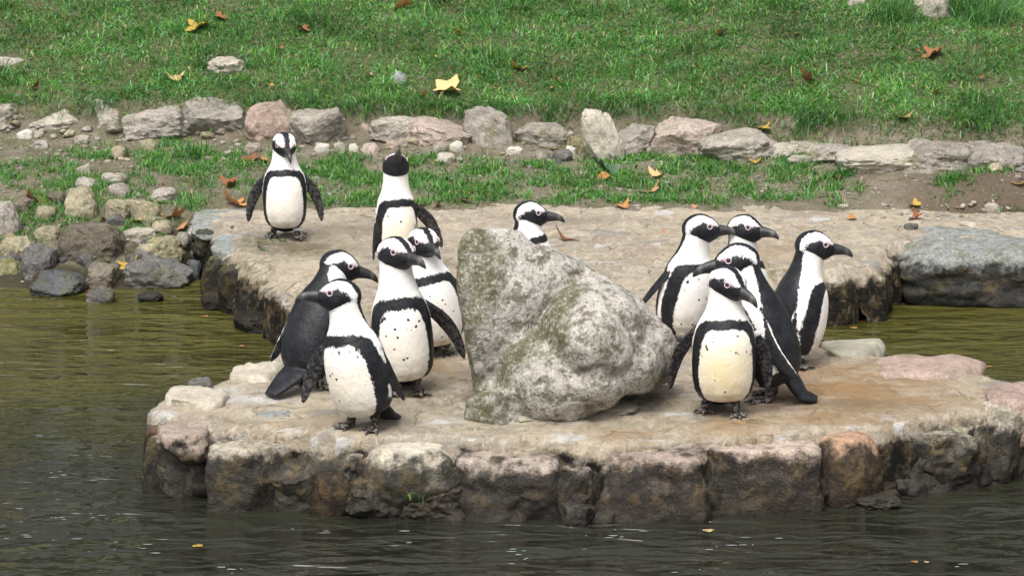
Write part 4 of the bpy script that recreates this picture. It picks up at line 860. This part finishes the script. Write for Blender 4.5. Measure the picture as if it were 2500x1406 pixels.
# ------------------------------------------------------------------ grass
def grass_mat():
    n = NT('grass_blades'); c = n.attr('col', True)
    n.done(c, .42, None, .32); n.set(n.b.inputs['Transmission Weight'], 0.0)
    tr = n.n('BsdfTranslucent', {'Color': c}); mx = n.n('MixShader', {0: .35}); n.t.links.new(n.b.outputs[0], mx.inputs[1]); n.t.links.new(tr.outputs[0], mx.inputs[2])
    n.t.links.new(mx.outputs[0], n.t.nodes['Material Output'].inputs['Surface']); return n.m
GRASS = grass_mat()
PAL = np.array([(.040,.120,.024), (.070,.210,.034), (.105,.280,.043), (.075,.200,.070), (.18,.33,.17), (.17,.26,.06), (.38,.33,.17)])
def blades(name, x, y, z, L, wd, seed, lean=.6, probs=(.16,.24,.22,.13,.12,.09,.04), dirv=None, bright=1.0):
    r = np.random.default_rng(seed); n = len(x)
    a = r.uniform(0, 2 * math.pi, n) if dirv is None else dirv + r.normal(0, .7, n); le = np.abs(r.normal(lean, .35, n)); L = L * r.uniform(.55, 1.25, n); wd = wd * r.uniform(.7, 1.3, n)
    d = np.stack([np.cos(a), np.sin(a)], 1); s = np.stack([-d[:, 1], d[:, 0]], 1); tw = r.uniform(0, math.pi, n); s = s * np.cos(tw)[:, None] + d * (np.sin(tw) * .5)[:, None]
    V = np.zeros((n, 7, 3)); B = np.stack([x, y, z], 1)
    for j, (t, q) in enumerate(((0, .8), (.4, 1.0), (.75, .75), (1, 0))):
        th = le * (.35 + .85 * t); hz = L * t * np.sin(np.minimum(th, 2.0)); vt = L * t * np.cos(np.minimum(th, 1.9))
        c = B + np.stack([d[:, 0] * hz, d[:, 1] * hz, vt - .004], 1); o = np.concatenate([s * (wd * q / 2)[:, None], np.zeros((n, 1))], 1)
        if j < 3: V[:, 2 * j] = c - o; V[:, 2 * j + 1] = c + o
        else: V[:, 6] = c
    b = np.arange(n) * 7
    F4 = np.concatenate([np.stack([b, b + 1, b + 3, b + 2], 1), np.stack([b + 2, b + 3, b + 5, b + 4], 1)]); F3 = np.stack([b + 4, b + 5, b + 6], 1)
    me = bpy.data.meshes.new(name); nf = len(F4) + len(F3); me.vertices.add(n * 7); me.vertices.foreach_set('co', V.ravel())
    lv = np.concatenate([F4.ravel(), F3.ravel()]); me.loops.add(len(lv)); me.loops.foreach_set('vertex_index', lv.astype(np.int32)); me.polygons.add(nf)
    ls = np.concatenate([np.arange(len(F4)) * 4, len(F4) * 4 + np.arange(len(F3)) * 3]); me.polygons.foreach_set('loop_start', ls.astype(np.int32)); me.update(); me.validate()
    ci = r.choice(len(PAL), n, p=np.array(probs) / sum(probs)); c = PAL[ci] * r.uniform(.75, 1.3, (n, 1)) * bright
    cattr(me, 'col', np.repeat(c, 7, 0)); me.materials.append(GRASS); return me
def patch_mask(px, py, lst):
    m = np.zeros(len(px))
    for cx, cy, rx, ry, a in lst: m = np.maximum(m, a * np.clip(1.6 - 1.6 * (((px - cx) / rx) ** 2 + ((py - cy) / ry) ** 2), 0, 1))
    return m
r = np.random.default_rng(78)
# lawn
n = 330000; x = r.uniform(-3.5, 3.5, n); y = r.uniform(13.6, 17.0, n); sh = wall_shift(x); z = terrain(x, y); px, py = project(x, y, z)
edge = sstep(14.50, 14.68, y - sh + .14 * sstep(.9, 1.5, x) + .10 * fbm2(x, y, 2.5, 3)); dens = sstep(-.40, .15, fbm2(x, y, 2.6, 4, 30.) + .12 * fbm2(x, y, 9, 2, 3.))
bare = patch_mask(px, py, [(550,158,60,28,1),(20,150,60,22,1),(50,222,90,14,.9),(200,212,60,10,.6),(2370,213,90,18,.9),(2080,225,80,22,.6),(1960,200,30,12,.6),(1800,255,60,14,.5),(2280,15,50,45,1),(2110,335,110,16,.8),(2390,120,60,14,.5),(880,235,60,16,.5),(1180,262,60,14,.5),(1660,262,60,14,.5)])
keep = (r.random(n) < edge * (.30 + .70 * dens) * (1 - .93 * bare)) & (px > -150) & (px < 2650) & (py > -110) & (y - sh + .14 * sstep(.9, 1.5, x) > 14.48)
x, y, z = x[keep], y[keep], z[keep]
tall = sstep(.0, .45, fbm2(x, y, 3.4, 3, 50.)); br = 1.2 + .85 * fbm2(x, y, 2.2, 4, 70.)
tag(link('grass', blades('lawn_grass', x, y, z, (.042 + .045 * tall), .0062, 1, 1.05, bright=np.clip(br, .65, 1.75)[:, None])), 'short green lawn grass on the slope behind the stones', None, None, 'stuff')
# overhang along the stone row
n = 9000; x = r.uniform(-3.3, 3.3, n); sh = wall_shift(x); y = 14.58 + sh + np.abs(r.normal(0, .07, n)); keep = sstep(-.15, .25, fbm2(x, y, 1.9, 3, 90.)) > r.random(n); x, y = x[keep], y[keep]; z = terrain(x, y)
tag(link('grass', blades('hanging_grass', x, y, z, .095, .0048, 2, 1.15, dirv=-math.pi / 2, probs=(.12,.2,.2,.2,.15,.08,.05))), 'longer grass hanging over the stone row', None, None, 'stuff')
# grass strip and bank
STRIP = [(830,440,170,70,1),(700,420,110,60,.9),(1080,425,190,50,.95),(900,485,200,30,.9),(1150,470,130,36,.8),(1300,430,200,40,.75),(1500,440,190,60,.95),(1700,430,190,55,1),(1870,430,190,60,1),(1990,410,110,50,1.1),(2060,460,60,40,.9),(1400,485,190,20,.85),(1650,480,180,24,.9),(1900,475,120,22,.6),(2010,385,70,30,1),
  (440,390,120,45,1.1),(420,370,90,30,.9),(590,400,60,40,.6),(600,440,50,40,.5),(240,372,90,24,.9),(120,425,110,40,.75),(140,470,80,40,.6),(60,440,70,30,.5),(250,490,45,50,.8),(120,520,110,40,.8),(430,500,80,26,.7),(300,525,60,20,.4),(465,590,26,40,.9),(100,590,90,30,.5),(220,560,60,20,.5),(430,560,40,30,.6),(300,575,60,14,.5),(90,540,60,30,.7),
  (2420,415,70,26,1),(2330,450,60,34,.9),(2285,480,40,24,.8),(2480,530,60,24,.8),(2400,550,60,8,.6),(1480,380,60,20,.8),(1580,390,70,22,.7),(1830,480,60,14,.5),(1770,500,40,12,.4),(2050,500,40,10,.4),(340,455,60,20,.4),(520,430,60,20,.4),(185,600,40,40,.5),(385,600,40,30,.5),(30,560,60,20,.6),(130,590,30,30,.7),(330,560,40,26,.6),(470,560,30,30,.8),(245,455,50,30,.6),(400,560,50,26,.6),(60,650,30,20,.4),(330,450,60,40,.5),(180,520,60,30,.7),(20,520,60,30,.7),(60,420,90,30,.6),(150,440,80,30,.7),(20,600,50,20,.5),(110,560,50,24,.7),(240,540,30,20,.7),(300,470,60,24,.6),(220,590,60,20,.5),(480,470,60,40,.5)]
n = 300000; x = r.uniform(-2.9, 2.9, n); y = r.uniform(12.35, 14.6, n); z = terrain(x, y); pz = paving_z(x, y)[0]; px, py = project(x, y, z)
m = patch_mask(px, py, STRIP); keep = (r.random(n) < m * (.08 + .92 * sstep(-.22, .2, fbm2(x, y, 5, 3, 14.)))) & (z > pz - .01) & (z > .02) & (y < 14.5 + wall_shift(x))
x, y, z = x[keep], y[keep], z[keep]
sel = np.arange(len(x)) % 5 > 0
tag(link('grass', blades('strip_grass', x[sel], y[sel], z[sel], .044, .0052, 3, .7, probs=(.12,.25,.25,.12,.1,.1,.06), bright=1.15)), 'grass and low weeds on the strip between platform and stone row', None, None, 'stuff')
sel = ~sel
tag(link('weeds', blades('low_weeds', x[sel], y[sel], z[sel], .032, .013, 4, .9, probs=(.2,.3,.25,.15,.1,0,0), bright=1.0)), 'broad leaved low weeds among the strip grass', None, None, 'stuff')
n = 26000; x = r.uniform(-2.9, 2.9, n); y = r.uniform(12.7, 14.5, n); z = terrain(x, y); pz = paving_z(x, y)[0]; px, py = project(x, y, z)
keep = (z > pz) & (fbm2(x, y, 3.3, 3, 44.) > .12) & (y < 14.5 + wall_shift(x)) & ~((px > 2080) & (px < 2300)); x, y, z = x[keep], y[keep], z[keep]
tag(link('grass', blades('sparse_grass', x, y, z, .024, .004, 5, .8, probs=(.2,.2,.1,.1,.1,.15,.15))), 'thin sparse grass on the bare soil', None, None, 'stuff')
TUFTS = [(2420,55,.20,260,'long drooping grass tuft at the top right corner'),(2180,50,.17,260,'long grass tuft left of the whitish stone in the lawn'),(2350,30,.17,200,'long grass tuft right of the whitish stone in the lawn'),(470,385,.085,160,'lush bright grass tuft below the stone row at the left'),
   (500,165,.075,90,'dark grass tuft left of the flat pale lawn stone'),(625,165,.075,90,'dark grass tuft right of the flat pale lawn stone'),(1345,290,.095,200,'drooping grass tuft hanging over the stone row above the dry grass'),(55,80,.08,90,'dark grass tuft at the upper left of the lawn'),
   (1640,180,.07,70,'dark green tuft in the middle of the lawn'),(1960,320,.08,160,'drooping tuft above the flat row slab'),(2060,430,.075,150,'grass tuft at the right end of the grass strip'),(1170,40,.07,80,'pale grass tuft on the upper lawn'),(470,610,.06,70,'grass tuft under the white stone'),(660,575,.03,50,'short grass tuft growing on the platform by the far left penguin'),(690,590,.02,24,'tiny grass tuft in front of the far left penguin'),(2330,440,.06,120,'bright grass tuft below the dark faced row stone')]
for i, (px_, py_, L, cnt, lb) in enumerate(TUFTS):
    x0, y0, z0 = hit(px_, py_); x = x0 + r.normal(0, L * .45, cnt); y = y0 + r.normal(0, L * .3, cnt); z = np.maximum(terrain(x, y), paving_z(x, y)[0] if 560 < py_ else -9)
    me = blades('grass_tuft', x - x0, y - y0, z - z0, L, .0055, 60 + i, .75, probs=(.25,.28,.2,.15,.1,.02,0)); o = link('grass_tuft', me, None, (x0, y0, z0)); tag(o, lb, 'grass tuft')
x0, y0, z0 = hit(1420, 385); x = r.normal(0, .05, 120); y = r.normal(0, .03, 120)
tag(link('dry_grass_tuft', blades('dry_grass_tuft', x, y, x * 0, .13, .003, 90, .5, probs=(0,0,0,0,0,.1,.9), bright=1.15), None, (x0, y0 + .1, z0)), 'dry straw coloured grass tuft between the row stones', 'grass tuft')
x0, y0 = (float(v) for v in G(1020, 1225, .06)); x = r.normal(0, .012, 7); 
tag(link('grass_tuft', blades('grass_tuft', x, x * 0, x * 0, .06, .006, 91, 1.3, dirv=-math.pi / 2 + .3, bright=.8, probs=(0,.3,.6,.1,0,0,0)), None, (x0, y0 - .03, .09)), 'small bright green blades hanging on the island front under the pale oval stone', 'grass tuft')

# ------------------------------------------------------------------ wood beyond the lawn (mirrored in the water)
n = 26000; r = np.random.default_rng(12)
cx = r.uniform(-22, 22, n); cy = r.uniform(27, 34, n); hgt = 8 + 5 * fbm2(cx, cx * 0, .23, 3); u = r.random(n) ** .8
cz = terrain(cx, cy, False) + .2 + u * hgt
nrmv = r.normal(size=(n, 3)); nrmv /= np.linalg.norm(nrmv, axis=1)[:, None]; t1 = np.cross(nrmv, r.normal(size=(n, 3))); t1 /= np.linalg.norm(t1, axis=1)[:, None]; t2 = np.cross(nrmv, t1); s_ = r.uniform(.22, .48, n)[:, None]
P = np.stack([cx, cy, cz], 1); V = np.stack([P - t1 * s_, P + t2 * s_ * .6, P + t1 * s_, P - t2 * s_ * .6], 1).reshape(-1, 3)
nb = NT('wood_foliage'); WOOD = nb.done(nb.mix(nb.noise(.8, 4), (.022, .045, .012), (.05, .08, .02)), .7)
me = new_mesh('woodland', V, np.arange(n * 4).reshape(-1, 4), WOOD, False)
tag(link('woodland', me), 'dark green wood beyond the lawn', None, None, 'stuff')
# foam flecks and the pale line of scum along the island
n = 0; V, F = [], []
r = np.random.default_rng(3)
for px_, py_, wd, cnt in [(1780,1333,150,14),(1270,1350,60,12),(1000,1310,60,5),(1500,1310,50,8),(200,1260,150,16),(60,1310,100,10),(330,1340,160,14),(1700,1400,90,6),(2330,1380,60,5),(150,1160,60,8),(80,1065,30,3),(1420,1305,20,3),(560,1390,80,8),(1250,1372,5,2),(1573,1285,4,1),(750,1300,100,6),(120,740,50,5),(460,730,60,5)]:
    for _ in range(max(1, cnt // 2)):
        x, y = G(px_ + r.normal(0, wd * .4), py_ + r.normal(0, 7), 0); a, b = r.uniform(.003, .022), r.uniform(.002, .005); i0 = len(V)
        for q in range(7):
            t = q / 7 * 6.283; V.append((x + a * math.cos(t) * r.uniform(.6, 1.3), y + b * math.sin(t) * r.uniform(.6, 1.3), .0035))
        F.append(tuple(range(i0, i0 + 7)))
nb = NT('foam'); FOAM = nb.done((.26, .29, .29), .5)
tag(link('foam', new_mesh('foam', V, F, FOAM, False)), 'pale foam flecks floating on the dark water', None, None, 'stuff')
